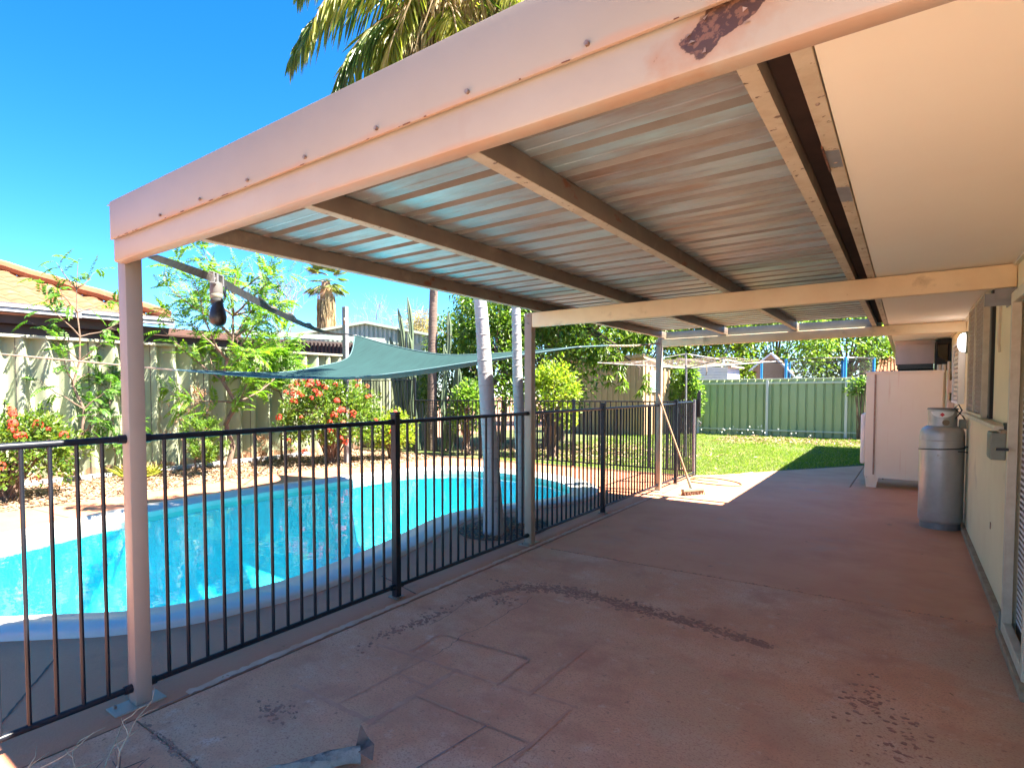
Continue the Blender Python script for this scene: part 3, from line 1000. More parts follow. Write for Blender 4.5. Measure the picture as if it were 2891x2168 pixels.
# window with security screens
win = MB()
for (a0, a1, b0, b1) in ((6.26, 7.72, 1.27, 1.295), (6.26, 7.72, 2.235, 2.252), (6.26, 6.30, 1.295, 2.235), (7.02, 7.055, 1.295, 2.235), (7.68, 7.72, 1.295, 2.235)):
    win.box(XW - .055, XW - .02, a0, a1, b0, b1)
wo_ = win.build('window', 'frame_cream', H, bevel=.003)
MB().box(XW + .03, XW + .04, 6.10, 7.72, 1.27, 2.252).build('glass', 'glass_dark', wo_)
MB().box(XW - .02, XW + .03, 6.10, 6.27, 1.275, 2.25).build('window_frame', 'dark_gap', wo_)
MB().box(XW - .024, XW - .020, 6.17, 6.20, 1.30, 2.24).build('track', 'grey_box', wo_)
for (a0, a1) in ((6.30, 7.02), (7.055, 7.68)):
    s_ = MB()
    s_.box(XW - .036, XW - .032, a0, a1, 1.295, 2.235)
    pane = s_.build('screen', 'screen_brown', wo_)
    wr = MB()
    z = 1.31
    while z < 2.23:
        pts = [(XW - .042 - .004 * (i % 2), a0 + (a1 - a0) * i / 14, z + .008 * math.sin(i * 1.6)) for i in range(15)]
        wr.tube(pts, .004, 4, cap=False)
        z += .043
    yy = a0 + .04
    while yy < a1:
        wr.tube([(XW - .040, yy, 1.295), (XW - .040, yy, 2.235)], .003, 4, cap=False)
        yy += .06
    wr.build('wire_mesh', 'wire_beige', pane, kind='stuff')
MB().box(XW - .075, XW - .002, 5.12, 8.0, 1.238, 1.268).build('window_sill', 'frame_cream', H, bevel=.005)
MB().box(XW - .055, XW - .002, 5.0, 5.12, 1.225, 1.245).build('window_sill', 'plinth', H, bevel=.003)
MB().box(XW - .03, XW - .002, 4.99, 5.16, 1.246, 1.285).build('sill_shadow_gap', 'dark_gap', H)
# far second window strip
w2 = MB()
for (a0, a1, b0, b1) in ((8.9, 10.0, 1.33, 1.36), (8.9, 10.0, 2.02, 2.05), (8.9, 8.95, 1.36, 2.02), (9.95, 10.0, 1.36, 2.02)):
    w2.box(XW - .06, XW - .002, a0, a1, b0, b1)
w2o = w2.build('window', 'white_paint', H, bevel=.003)
l2 = MB()
for k in range(12):
    l2.box(XW - .045, XW - .01, 8.95, 9.95, 1.37 + k * .055, 1.37 + k * .055 + .04)
l2.build('louvre', 'frame_cream', w2o)
# security door
dr = MB()
for (a0, a1, b0, b1) in ((4.77, 4.83, 0.055, 2.06), (4.02, 4.06, .055, 2.06), (4.06, 4.77, 2.0, 2.06), (4.06, 4.77, .055, .12)):
    dr.box(XW - .045, XW - .004, a0, a1, b0, b1)
dro = dr.build('security_door', 'frame_cream', H, bevel=.004)
MB().box(XW + .02, XW + .04, 4.02, 4.82, .05, 2.06).build('door_leaf', 'screen_brown', dro)
lt = MB()
k = 0
yy = 4.06
z = .14
while z < 2.0:
    yb_ = 4.06 + (.012 if k % 2 else 0)
    while yb_ < 4.765:
        lt.box(XW + .012, XW + .016, yb_, yb_ + .009, z, z + .013)
        yb_ += .025
    z += .034
    k += 1
lt.build('lattice', 'white_paint', dro, kind='stuff')
MB().box(XW - .06, XW - .002, 3.9, 4.9, 0.0, .052).build('door_sill', 'plinth', H, bevel=.004)
MB().box(XW - .052, XW - .044, 4.83, 4.86, .05, .16).build('door_hinge', 'grey_box', dro)
MB().box(XW - .1, XW - .045, 4.72, 4.76, 1.14, 1.155).build('door_handle', 'black_metal', dro)
MB().box(XW - .003, XW, 6.01, 6.04, .45, .50).build('air_hole', 'rust', H)
# beam bracket and conduit
bk = MB()
bk.box(XW - .10, XW - .002, 5.02, 5.028, 2.05, 2.118)
bk.box(XW - .008, XW - .001, 5.02, 5.45, 2.04, 2.07)
bk.box(XW - .14, XW - .004, 5.10, 5.106, 2.02, 2.10)
MB_ = bk.build('beam_bracket', 'galv_post', PC)
tag(MB().tube([(XW - .012, 5.72, 2.24), (XW - .012, 5.72, 1.96), (XW - .014, 5.71, 1.82), (XW - .012, 5.68, 1.76)], .008, 6).build('conduit', 'pvc'), 'thin beige conduit running down the wall beside the screened window', 'conduit')
# wall lamp
L_ = thing('wall_lamp', 'glowing oval white bulkhead lamp on the house wall under the far beam', 'lamp', (XW - .03, 8.5, 2.0))
MB().sphere((XW - .045, 8.5, 2.0), .088, 20, 14, (.55, .68, 1.12)).build('diffuser', 'lamp_glass', L_, smooth=3)
MB().lathe([(.03, 0), (.085, .0)], (0, 0, 0), 4)
MB().box(XW - .03, XW - .001, 8.43, 8.57, 1.885, 2.115).build('base', 'grey_box', L_, bevel=.01)
# electrical box
eb = thing('socket_box', 'small grey weatherproof power box on the wall below the window sill', 'power box', (XW, 5.4, 1.13))
MB().box(XW - .075, XW - .001, 5.28, 5.50, 1.035, 1.215).build('body', 'grey_box', eb, bevel=.006)
MB().box(XW - .078, XW - .074, 5.30, 5.48, 1.05, 1.20).build('cover', 'grey_box', eb, bevel=.001)
MB().tube([(XW - .03, 5.56, 1.16), (XW - .001, 5.56, 1.16)], .028, 10).build('switch', 'grey_box', eb)

# gas cylinder
G = thing('gas_cylinder', 'tall silver gas cylinder standing against the house wall with a white warning label', 'gas cylinder', (.315, 8.36, 0))
c0 = (.315, 8.36, 0)
MB().lathe([(.0, .045), (.160, .05), (.182, .08), (.187, .10), (.187, 1.0), (.184, 1.04), (.170, 1.075), (.140, 1.10), (.09, 1.115), (.0, 1.12)], c0, 40, cap=False).build('body', 'silver_paint', G, smooth=.9)
MB().lathe([(.165, .0), (.172, .0), (.172, .065), (.165, .065), (.165, .0)], c0, 32, cap=False).build('foot_ring', 'galv_post', G, smooth=.5)
for z in (.17, .95):
    MB().lathe([(.1875, z), (.190, z + .004), (.1875, z + .008)], c0, 40, cap=False).build('weld_seam', 'silver_paint', G, smooth=.9)
cl = MB()
n = 40
vs, fs = [], []
gaps = []
a_cam = math.atan2(-8.36, -.315)
for i in range(n):
    a = 2 * math.pi * i / n
    for r_, z_ in ((.122, 1.095), (.122, 1.285), (.117, 1.285), (.117, 1.095)):
        vs.append((c0[0] + r_ * math.cos(a), c0[1] + r_ * math.sin(a), z_))
for i in range(n):
    a = 2 * math.pi * (i + .5) / n
    dlt = (a - a_cam + math.pi) % (2 * math.pi) - math.pi
    if abs(abs(dlt) - 1.75) < .22:
        continue
    j = (i + 1) % n
    for q in range(4):
        fs.append((i * 4 + q, j * 4 + q, j * 4 + (q + 1) % 4, i * 4 + (q + 1) % 4))
cl.add(vs, fs)
cl.build('collar', 'silver_paint', G, smooth=.5)
MB().lathe([(.126, 1.28), (.130, 1.285), (.126, 1.297), (.116, 1.297), (.116, 1.28)], c0, 36, cap=False).build('collar_rim', 'galv_post', G, smooth=.8)


def on_collar(da, z, r=.1235):
    a = a_cam + da
    return (c0[0] + r * math.cos(a), c0[1] + r * math.sin(a), z)


lab = MB()
N_ = 14
tp = [on_collar(-.85 + 1.7 * i / N_, 1.262) for i in range(N_ + 1)]
bt = [on_collar(-.85 + 1.7 * i / N_, 1.250 - .052 * math.sin(math.pi * i / N_) ** .6) for i in range(N_ + 1)]
lab.add(tp + bt, [(i, i + 1, N_ + 2 + i, N_ + 1 + i) for i in range(N_)])
lb = lab.build('label', 'label_white', G)
MB().add([on_collar(-.02, 1.252, .1245), on_collar(.14, 1.229, .1245), on_collar(-.02, 1.206, .1245), on_collar(-.18, 1.229, .1245)], [(0, 1, 2, 3)]).build('warning_diamond', 'label_red', lb)
MB().tube([on_collar(.22, 1.145, .115), on_collar(.22, 1.145, .135)], .030, 14).build('valve', 'brass', G)
MB().lathe([(.028, 1.11), (.03, 1.17), (.02, 1.20), (.035, 1.205), (.035, 1.225), (.0, 1.23)], c0, 12, cap=False).build('valve_wheel', 'black_plastic', G, smooth=.5)
MB().tube([(c0[0] + .10, c0[1] + .02, 1.17), (.42, 8.25, 1.20), (.46, 8.2, 1.28), (.43, 8.15, 1.34), (.40, 8.2, 1.30), (.47, 8.3, 1.22), (.505, 8.35, 1.15)], .007, 6).build('gas_hose', 'black_plastic', G, smooth=2)
MB().obox((.475, 8.33, 1.13), (.03, 0, 0), (0, .04, 0), (0, 0, .05)).build('regulator', 'grey_box', G, bevel=.006)
ch = []
for i in range(37):
    a = a_cam - 2.2 + 4.4 * i / 36
    ch.append((c0[0] + .192 * math.cos(a), c0[1] + .192 * math.sin(a), .865 + .05 * (i - 18) / 36))
ch.insert(0, (.51, 8.16, .845 + 0))
ch.append((.51, 8.2, .90))
tag(MB().tube(ch, .006, 6).build('retaining_strap', 'black_plastic', smooth=2), 'black strap looped round the silver gas cylinder and tied to the wall', 'strap')

# cream steel cabinet on legs
CB = thing('metal_cabinet', 'large cream metal cabinet streaked with rust on short splayed legs', 'cabinet', (-.05, 11.6, 0))
mat('cabinet_paint', (0.86, 0.77, 0.62), (0.83, 0.73, 0.57), 1.6, 0.5, bump=.03, layers=(
    ((0.60, 0.30, 0.15), 2.0, .60, .78, (9, 1, .30), 5.0), ((0.72, 0.50, 0.33), 1.3, .56, .80, (1, 1, 1.6), 4.0)))
MB().box(-.475, .42, 11.2, 12.0, .175, 1.742).build('body', 'cabinet_paint', CB, bevel=.008)
MB().box(-.485, .43, 11.185, 12.01, 1.742, 1.775).build('lid', 'cabinet_paint', CB, bevel=.006)
MB().box(-.374, -.352, 11.192, 11.2, .2, 1.735).build('seam_strip', 'rust_halo', CB, bevel=.001)
MB().box(-.44, .42, 11.188, 11.2, .15, .182).build('bottom_rail', 'cabinet_paint', CB, bevel=.001)
for (xa, xb) in ((-.47, -.30), (.26, .42)):
    for yl in (11.205, 11.96):
        MB().extrude([(xa, yl, .175), (xb, yl, .175), (xb - .03, yl, 0), (xa + .02, yl, 0)], (0, .02, 0)).build('leg', 'cabinet_paint', CB)
        for bx_ in (xa + .03, xb - .03):
            MB().tube([(bx_, yl - .005, .155), (bx_, yl + .002, .155)], .007, 6).build('bolt', 'rust', CB)
tag(MB().box(-.545, -.487, 11.45, 12.1, .33, 1.12).build('side_tank', 'white_paint', bevel=.026, smooth=.5), 'rounded white plastic tank showing behind the left edge of the rusty cream cabinet', 'tank')
# red leaves of a plant behind the cabinet top
rl = Leaves()
for k in range(26):
    a = random.random() * 6.28
    rl.add((-.27 + random.gauss(0, .03), 12.3, 1.70), (math.cos(a), math.sin(a) * .6, random.uniform(.2, 1.1)), (0, 0, 1), random.uniform(.12, .24), .022)
tr = thing('red_plant', 'red spiky leaved plant poking up behind the cabinet top', 'plant', (-.27, 12.3, 0))
rl.build('leaves', 'flower_dry', tr)
MB().tube([(-.27, 12.3, 0), (-.27, 12.3, 1.7)], .012, 6).build('stem', 'bark', tr)

# wall hung air conditioner
AC = thing('air_conditioner', 'cream box air conditioner hung under the soffit above the metal cabinet', 'air conditioner', (.1, 12.3, 2.1))
MB().box(-.14, .335, 12.0, 12.7, 1.90, 2.215).build('casing', 'far_wall', AC, bevel=.004)
MB().box(-.155, .34, 11.99, 12.71, 2.215, 2.271).build('top_lip', 'far_wall', AC, bevel=.004)
gr = MB()
for k in range(4):
    gr.box(-.12, .33, 12.005 + .0 * k, 12.6, 1.83 + k * .018, 1.838 + k * .018)
gr.build('grille', 'grey_box', AC)
MB().box(-.10, .33, 12.05, 12.6, 1.80, 1.90).build('under_duct', 'dark_gap', AC)
fd = thing('flue_hood', 'black open metal hood beside the air conditioner on the wall', 'hood', (.42, 11.9, 2.1))
h_ = MB()
h_.box(.345, .362, 11.6, 12.3, 1.80, 2.24)
h_.box(.362, XW, 11.6, 11.62, 2.18, 2.255)
h_.box(.485, XW, 11.58, 11.62, 1.80, 2.18)
h_.extrude([(.362, 11.6, 1.80), (.485, 11.6, 1.80), (.485, 11.6, 1.90), (.362, 11.6, 2.0)], (0, .02, 0))
h_.box(.345, XW, 12.28, 12.30, 1.8, 2.24)
h_.build('casing', 'dark_gap', fd)
MB().box(.375, .50, 12.22, 12.27, 1.85, 2.2).build('back_panel', 'pvc', fd)
for (px_, yp, r_, zt, lab_) in ((.335, 11.30, .030, 1.86, 'thick beige pipe left of three rising behind the gas cylinder'), (.385, 11.25, .026, 1.86, 'brownish pipe in the middle of three behind the gas cylinder'), (.435, 11.22, .018, 1.9, 'thin pale pipe nearest the wall of three behind the gas cylinder')):
    tag(MB().tube([(px_ + .04, yp, 0), (px_ + .04, yp, zt)], r_, 10).build('pipe', 'pvc', smooth=1), lab_, 'pipe', 'pipes by the house wall')
tag(MB().box(.44, XW - .001, 10.6, 10.85, 1.45, 1.62).build('meter_box', 'far_wall', bevel=.006), 'upper small pink junction box on the wall above the gas cylinder', 'junction box')
tag(MB().box(.45, XW - .001, 10.6, 10.8, 1.22, 1.34).build('junction_box', 'far_wall', bevel=.006), 'lower small pink junction box on the wall above the gas cylinder', 'junction box')
tag(MB().tube([(.48, 10.7, 1.22), (.48, 10.7, 1.12), (.46, 10.75, 1.0), (.40, 10.9, .88), (.36, 11, .8)], .020, 8).build('flexible_conduit', 'pvc', smooth=2), 'curved beige flexible conduit dropping from the lower junction box', 'conduit')

# ------------------------------------------------------------------ pool fences
XF = -2.867
FG = 'black tubular pool fence panels along the patio'
bal_me = MB().tube([(0, 0, .09), (0, 0, 1.275)], .0095, 8, sq=(1, 1.15)).mesh('baluster', 'black_metal', (0, 0, 0), smooth=1)


def panel(name, label, a, b, zt=1.285, zb=.085, group=FG, cat='fence panel', pitch=.105, bme=None, parent=None, brackets=True, m='black_metal', rr=.016):
    a, b = Vector(a), Vector(b)
    d = (b - a).normalized()
    r_ = parent or thing(name, label, cat, (a.x, a.y, 0), group)
    MB().tube([(a.x, a.y, zt), (b.x, b.y, zt)], rr, 10).build('top_rail', m, r_, smooth=1)
    MB().tube([(a.x, a.y, zb), (b.x, b.y, zb)], rr * .95, 10).build('bottom_rail', m, r_, smooth=1)
    L = (b - a).length
    n_ = int(round(L / pitch))
    for i in range(1, n_):
        p = a + d * (L * i / n_)
        o_ = place(bme or bal_me, 'baluster', (p.x, p.y, 0), r_)
        if zt != 1.285:
            o_.scale = (1, 1, zt / 1.285)
    if brackets:
        for e, s_ in ((a, 1), (b, -1)):
            for z in (zt, zb):
                MB().tube([Vector((e.x, e.y, z)), Vector((e.x, e.y, z)) + Vector((d.x, d.y, 0)) * .035 * s_], rr * 1.35, 8).build('bracket', m, r_, smooth=1)
    return r_


def fpost(label, x, y, h=1.34, w_=.05, group='black pool fence posts', m='black_metal', nm='fence_post'):
    r_ = thing(nm, label, 'fence post', (x, y, 0), group)
    MB().box(x - w_ / 2, x + w_ / 2, y - w_ / 2, y + w_ / 2, 0, h).build('shaft', m, r_, bevel=.004)
    MB().box(x - w_ / 2 - .004, x + w_ / 2 + .004, y - w_ / 2 - .004, y + w_ / 2 + .004, h, h + .016).build('cap', m, r_, bevel=.005)
    MB().box(x - w_ * .9, x + w_ * .9, y - w_ * .9, y + w_ * .9, 0, .012).build('base_flange', 'bolt', r_, bevel=.003)
    return r_


panel('pool_fence_panel', 'black pool fence panel left of the nearest post, half in sun', (XF, -1.2), (XF, 1.229))
panel('pool_fence_panel', 'long black pool fence panel just right of the nearest cream post', (XF, 1.309), (XF, 3.085))
panel('pool_fence_panel', 'black pool fence panel ending at the middle cream post, in front of two pale trunks', (XF, 3.137), (XF, 5.02))
panel('pool_fence_panel', 'black pool fence panel just right of the middle cream post', (XF, 5.10), (XF, 6.83))
panel('pool_fence_panel', 'black pool fence panel ending at the far cream post with the broom', (XF, 6.88), (XF, 8.88))
panel('pool_fence_panel', 'short sunlit pool fence panel between the far cream post and the gate', (XF, 8.96), (XF, 9.70))
fpost('thick black fence post nearest the camera with a flat cap', XF, 3.111)
fpost('thick black fence post right of the middle cream post', XF, 6.856)
fpost('black hinge post of the pool gate with white topped cap', XF + .01, 9.735)
# gate
gt = thing('pool_gate', 'narrow black self closing pool gate at the far end of the fence', 'gate', (XF, 9.78, 0))
panel('', '', (XF, 9.80), (XF, 10.80), zt=1.30, zb=.06, parent=gt, brackets=False)
MB().box(XF - .017, XF + .017, 9.775, 9.81, .03, 1.345).build('stile', 'galv_post', gt, bevel=.003)
MB().box(XF - .017, XF + .017, 10.79, 10.825, .03, 1.345).build('stile', 'galv_post', gt, bevel=.003)
for z in (.22, 1.13):
    MB().box(XF - .02, XF + .03, 9.755, 9.80, z, z + .10).build('hinge', 'black_plastic', gt, bevel=.004)
lp = fpost('black gate latch post at the far corner of the pool fence', XF, 10.86, 1.32)
la = thing('gate_latch', 'tall black magnetic latch rising above the pool gate', 'gate latch', (XF + .03, 10.9, 1.2))
MB().box(XF + .02, XF + .075, 10.89, 10.95, 1.03, 1.47).build('body', 'black_plastic', la, bevel=.008)
MB().sphere((XF + .05, 10.92, 1.485), .024, 8, 6).build('knob', 'black_plastic', la, smooth=3)
MB().tube([(XF + .04, 10.92, .97), (XF + .09, 10.92, .93), (XF + .07, 10.92, .88), (XF + .03, 10.92, .92)], .008, 6).build('padlock_loop', 'galv_post', la)
# back run
BG = 'pool fence panels along the lawn side'
yb2 = 10.86
xs = [-2.895, -5.16, -7.4, -9.35]
labs = ['pool fence panel between the gate corner and the first post of the back run', 'back pool fence panel in front of the mango tree and leafy shrubs', 'back pool fence panel in front of the brown ringed palm trunk']
for i in range(3):
    panel('pool_fence_panel', labs[i], (xs[i] - .025, yb2), (xs[i + 1] + .025, yb2), zt=1.30, group=BG, rr=.014)
fpost('grey back fence post standing in front of the shrubs left of the shed', xs[1], yb2, 1.33, group='back fence posts')
fpost('back fence post behind the left pale palm trunk', xs[2], yb2, 1.33, group='back fence posts')
fpost('taller grey fence post beside the cactus, right of the red flowering bush', xs[3], yb2, 1.84, group='back fence posts')
panel('pool_fence_panel', 'taller barred panel joining the corrugated wall fence behind the red flowers', (xs[3] - .025, yb2), (-11.2, yb2), zt=1.80, group=BG, rr=.014)

# ------------------------------------------------------------------ deep wave fibre cement fence on the left
HF = thing('corrugated_fence', 'tall pale green deep wave fibre cement fence with flat capping along the garden', 'fence', (-11.4, 4, 0))
PER = 1.1 / 3


def wave_x(y):
    t = (y - 3.24) / PER * 2 * math.pi
    return -11.4 + .095 * math.cos(t)


y0 = 3.24 - PER * .5 + .11 - 1.1 * 5
k = 0
while y0 < 13.2:
    ys = np.linspace(y0, y0 + 1.10, 46)
    dx = .010 if k % 2 else 0
    mb = MB()
    vs = []
    for dxx, z in ((0, -.02), (0, 2.47), (-.008, 2.47), (-.008, -.02)):
        vs += [(wave_x(q) + dx + dxx, q, z) for q in ys]
    n_ = len(ys)
    fs = []
    for r in range(3):
        fs += [(r * n_ + i, r * n_ + i + 1, (r + 1) * n_ + i + 1, (r + 1) * n_ + i) for i in range(n_ - 1)]
    mb.add(vs, [tuple(reversed(f)) for f in fs])
    # thin dark edge where one sheet laps the next
    mb.build('fence_sheet', 'hardie', HF, smooth=1)
    e_ = y0 + 1.1
    MB().box(wave_x(e_) + .006, wave_x(e_) + .014, e_ - .006, e_ + .006, 0, 2.46).build('lap_edge', 'shed_dark', HF)
    y0 += 1.1
    k += 1
for k in range(8):
    a = -3.0 + k * 2.1
    MB().box(-11.53, -11.27, a, a + 2.096, 2.425, 2.475).build('capping', 'hardie_cap', HF, bevel=.006)
# red soil splash at the base: a low band of stain colour in its own chips
sb = MB()
for k in range(170):
    yy = random.uniform(0, 12)
    h = random.uniform(.05, .22)
    xx = wave_x(yy) + .013
    w_ = random.uniform(.05, .14)
    vs = [(wave_x(yy + t * w_) + .0125 + .0002 * (k % 7), yy + t * w_, 0) for t in np.linspace(-1, 1, 7)]
    vt = [(wave_x(yy + t * w_) + .0125 + .0002 * (k % 7), yy + t * w_, h * (1 - t * t) ** .5 + .01) for t in np.linspace(-1, 1, 7)]
    sb.add(vs + vt, [(i, i + 1, 8 + i, 7 + i) for i in range(6)])
sb.build('soil_splash', 'hardie_stain', HF, kind='stuff')
# stone edging at its foot
SE = thing('stone_edging', 'row of grey concrete edging blocks lying along the foot of the wavy fence', 'edging', (-11.1, 4, 0))
yy = 1.5
while yy < 9:
    l_ = random.uniform(.26, .5)
    xo = random.gauss(0, .015)
    MB().obox((-11.12 + xo, yy + l_ / 2, .035), (.06, random.gauss(0, .006), 0), (random.gauss(0, .01), l_ / 2, 0), (0, 0, .045)).build('stone', 'stone', SE, bevel=.008)
    yy += l_ + .015

# ------------------------------------------------------------------ far green sheet fence
CF = thing('green_metal_fence', 'low green ribbed sheet metal fence across the end of the lawn', 'fence', (-2.5, 21.7, 0))
yf = 21.72
x = -7.8
while x < 4.4:
    n_ = 4
    pr = []
    for i in range(n_):
        b_ = x + i * .235
        pr += [(b_, yf), (b_ + .17, yf), (b_ + .185, yf + .045), (b_ + .22, yf + .045)]
    pr.append((x + n_ * .235, yf))
    mb = MB()
    mb.add([(a, b_, -.03) for a, b_ in pr] + [(a, b_, 1.86) for a, b_ in pr], [(i, i + 1, len(pr) + i + 1, len(pr) + i) for i in range(len(pr) - 1)])
    mb.build('fence_sheet', 'colorbond', CF)
    x += n_ * .235
for z0, z1, yo in ((1.845, 1.875, 0), (1.70, 1.755, -.02), (.17, .215, -.02)):
    MB().box(-7.8, 4.4, yf - .035 + yo * 0, yf - .004, z0, z1).build('rail', 'colorbond_rail', CF, bevel=.003)
for xp in (-5.62, -3.51, -1.40, .71, 2.8):
    MB().box(xp - .035, xp + .035, yf - .085, yf - .038, -.03, 1.82).build('fence_upright', 'fence_post_grey', CF, bevel=.004)

# ------------------------------------------------------------------ neighbouring buildings
NH = thing('neighbour_house', 'neighbouring house with orange tiled hip roof and white gutter beyond the wavy fence', 'house', (-14, 4, 0))
# roof plane facing the garden (+X side), eave along Y at X=-12.6, hip falling to the right
e0, e1 = Vector((-12.75, -8, 3.10)), Vector((-12.75, 6.4, 3.16))
ridge0 = Vector((-17.6, -8, 5.2))
ridge1 = Vector((-17.6, 1.4, 5.2))
nv = (e1 - e0).cross(ridge0 - e0).normalized()
rt = MB()
NC = 15
NT = 42
for i in range(NT):
    # courses run up the slope as rolled strips so their crests show
    pass
tile_me = None
rows = 16
cols = 46
for r in range(rows):
    for c in range(cols):
        t0, t1 = r / rows, (r + 1.08) / rows
        ya, yb_ = -8 + 14.4 * c / cols, -8 + 14.4 * (c + 1) / cols
        ylim = 6.4 + (1.4 - 6.4) * t0
        if ya > ylim or yb_ < -1.5:
            continue
        yb_ = min(yb_, ylim)
        A = e0.lerp(ridge0, t0)
        B = e0.lerp(ridge0, t1)
        m_ = 5
        vs = []
        for P_, lift in ((A, .03), (B, 0)):
            for j in range(m_):
                f = j / (m_ - 1)
                vs.append((P_.x, ya + (yb_ - ya) * f, P_.z + lift + .05 * math.sin(math.pi * f)))
        for j in range(m_):
            vs.append((A.x, ya + (yb_ - ya) * j / (m_ - 1), A.z - .01))
        fs = [(j, j + 1, m_ + j + 1, m_ + j) for j in range(m_ - 1)] + [(2 * m_ + j, 2 * m_ + j + 1, j + 1, j) for j in range(m_ - 1)]
        rt.add(vs, fs)
rt.build('tiles', 'orange_tile', NH, smooth=.6, kind='stuff')
hp = [Vector((-12.7, 6.45, 3.22)).lerp(Vector((-17.6, 1.4, 5.32)), t) for t in np.linspace(0, 1, 16)]
MB().tube([p + Vector((0, 0, .02 * (i % 2))) for i, p in enumerate(hp)], .11, 8).build('hip_cap', 'orange_tile', NH)
MB().add([(-12.75, 6.4, 3.12), (-17.6, 1.4, 5.2), (-21, 6.4, 3.12)], [(0, 1, 2)]).build('roof_side', 'orange_tile', NH)
gu = MB()
gu.extrude([(-12.60, -8, 2.96), (-12.60, -8, 3.03), (-12.57, -8, 3.04), (-12.57, -8, 3.075), (-12.60, -8, 3.085), (-12.58, -8, 3.12), (-12.80, -8, 3.12), (-12.80, -8, 2.96)], (0, 14.5, .045))
gu.build('gutter', 'gutter', NH)
MB().box(-12.62, -12.56, 4.52, 4.62, 2.98, 3.12).build('gutter_bracket', 'galv_post', NH)
MB().box(-12.62, -12.56, 5.72, 5.80, 2.99, 3.13).build('gutter_bracket', 'galv_post', NH)
for (z0, z1, xx) in ((2.80, 2.955, -12.80), (2.62, 2.795, -12.95), (2.2, 2.615, -13.1)):
    MB().box(xx - .1, xx, -8, 8.3, z0, z1).build('fascia_board', 'brown_board', NH, bevel=.004)
MB().box(-18, -13.25, -8, 8.2, 0, 2.9).build('wall', 'brown_board', NH)
CP = thing('green_roofed_shed', 'pale green ribbed gable shed roof and lean to beyond the wavy fence', 'shed', (-16, 15, 0))
# gable wall ribs
pk = Vector((-15.87, 15.61, 4.12))
gl_, gr_ = Vector((-17.85, 13.97, 3.68)), Vector((-13.9, 17.25, 3.62))
d = (gr_ - gl_).normalized()
nrm = Vector((-d.y, d.x, 0))
if nrm.dot(Vector((0, 0, 1.5)) - pk) < 0:
    nrm = -nrm
rb = MB()
L = (gr_ - gl_).length
n_ = 30
for i in range(n_):
    a = gl_ + d * (L * (i + .08) / n_)
    t = (i + .5) / n_
    zt_ = (gl_.z + (pk.z - gl_.z) * t * 2) if t < .5 else (pk.z + (gr_.z - pk.z) * (t - .5) * 2)
    b_ = gl_ + d * (L * (i + .62) / n_)
    rb.extrude([(a.x, a.y, 3.3), (b_.x, b_.y, 3.3), (b_.x, b_.y, zt_ - .05), (a.x, a.y, zt_ - .05)], nrm * .05)
rb.extrude([(gl_.x, gl_.y, 2.0), (gr_.x, gr_.y, 2.0), (gr_.x, gr_.y, gr_.z - .05), (pk.x, pk.y, pk.z - .05), (gl_.x, gl_.y, gl_.z - .05)], -nrm * .05)
rb.build('gable_wall', 'shed_green', CP)
MB().bar(gl_ + nrm * .08, pk + nrm * .08, .16, .09).build('barge_board', 'shed_green', CP)
MB().bar(pk + nrm * .08, gr_ + nrm * .08, .16, .09).build('barge_board', 'shed_green', CP)
MB().add([gl_, pk, pk - nrm * 5, gl_ - nrm * 5], [(0, 1, 2, 3)]).build('roof', 'shed_green', CP)
MB().add([gr_, pk, pk - nrm * 5, gr_ - nrm * 5], [(0, 1, 2, 3)]).build('roof', 'shed_green', CP)
a_, b_ = Vector((-15.9, 9.8, 3.34)), Vector((-13.75, 14.4, 3.24))
MB().bar(a_, b_, .12, .14).build('lean_to_gutter', 'shed_green', CP)
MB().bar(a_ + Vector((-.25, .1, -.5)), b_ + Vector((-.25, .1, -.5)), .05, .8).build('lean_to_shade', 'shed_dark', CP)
sr = MB()
for i in range(40):
    p = a_.lerp(b_, (i + .5) / 40) + Vector((-.18, .08, -.42))
    sr.box(p.x - .01, p.x + .02, p.y - .03, p.y + .03, p.z - .3, p.z + .25)
sr.build('rib', 'brown_board', CP)

# cream shed
CS = thing('garden_shed', 'cream ribbed steel garden shed at the back corner of the lawn', 'shed', (-8.2, 20.3, 0))
A_, B_, C_, D_ = Vector((-9.59, 19.99, 0)), Vector((-6.84, 19.57, 0)), Vector((-6.43, 21.1, 0)), Vector((-9.2, 21.55, 0))


def ribwall(a, b, za, zb_, name, n_, mb=None):
    d = (b - a)
    nn = Vector((d.y, -d.x, 0)).normalized()
    L = d.length
    lay = []
    for i in range(n_):
        t0 = i / n_
        for f, o_ in ((0, 0), (.56, 0), (.64, .035), (.90, .035), (.98, 0)):
            lay.append((t0 + f / n_, o_))
    lay.append((1, 0))
    vs = [(*(a + d * t + nn * o_).xy, -.03) for t, o_ in lay] + [(*(a + d * t + nn * o_).xy, za + (zb_ - za) * t) for t, o_ in lay]
    m_ = len(lay)
    MB().add(vs, [(i, i + 1, m_ + i + 1, m_ + i) for i in range(m_ - 1)]).build('wall_panel', name, CS)


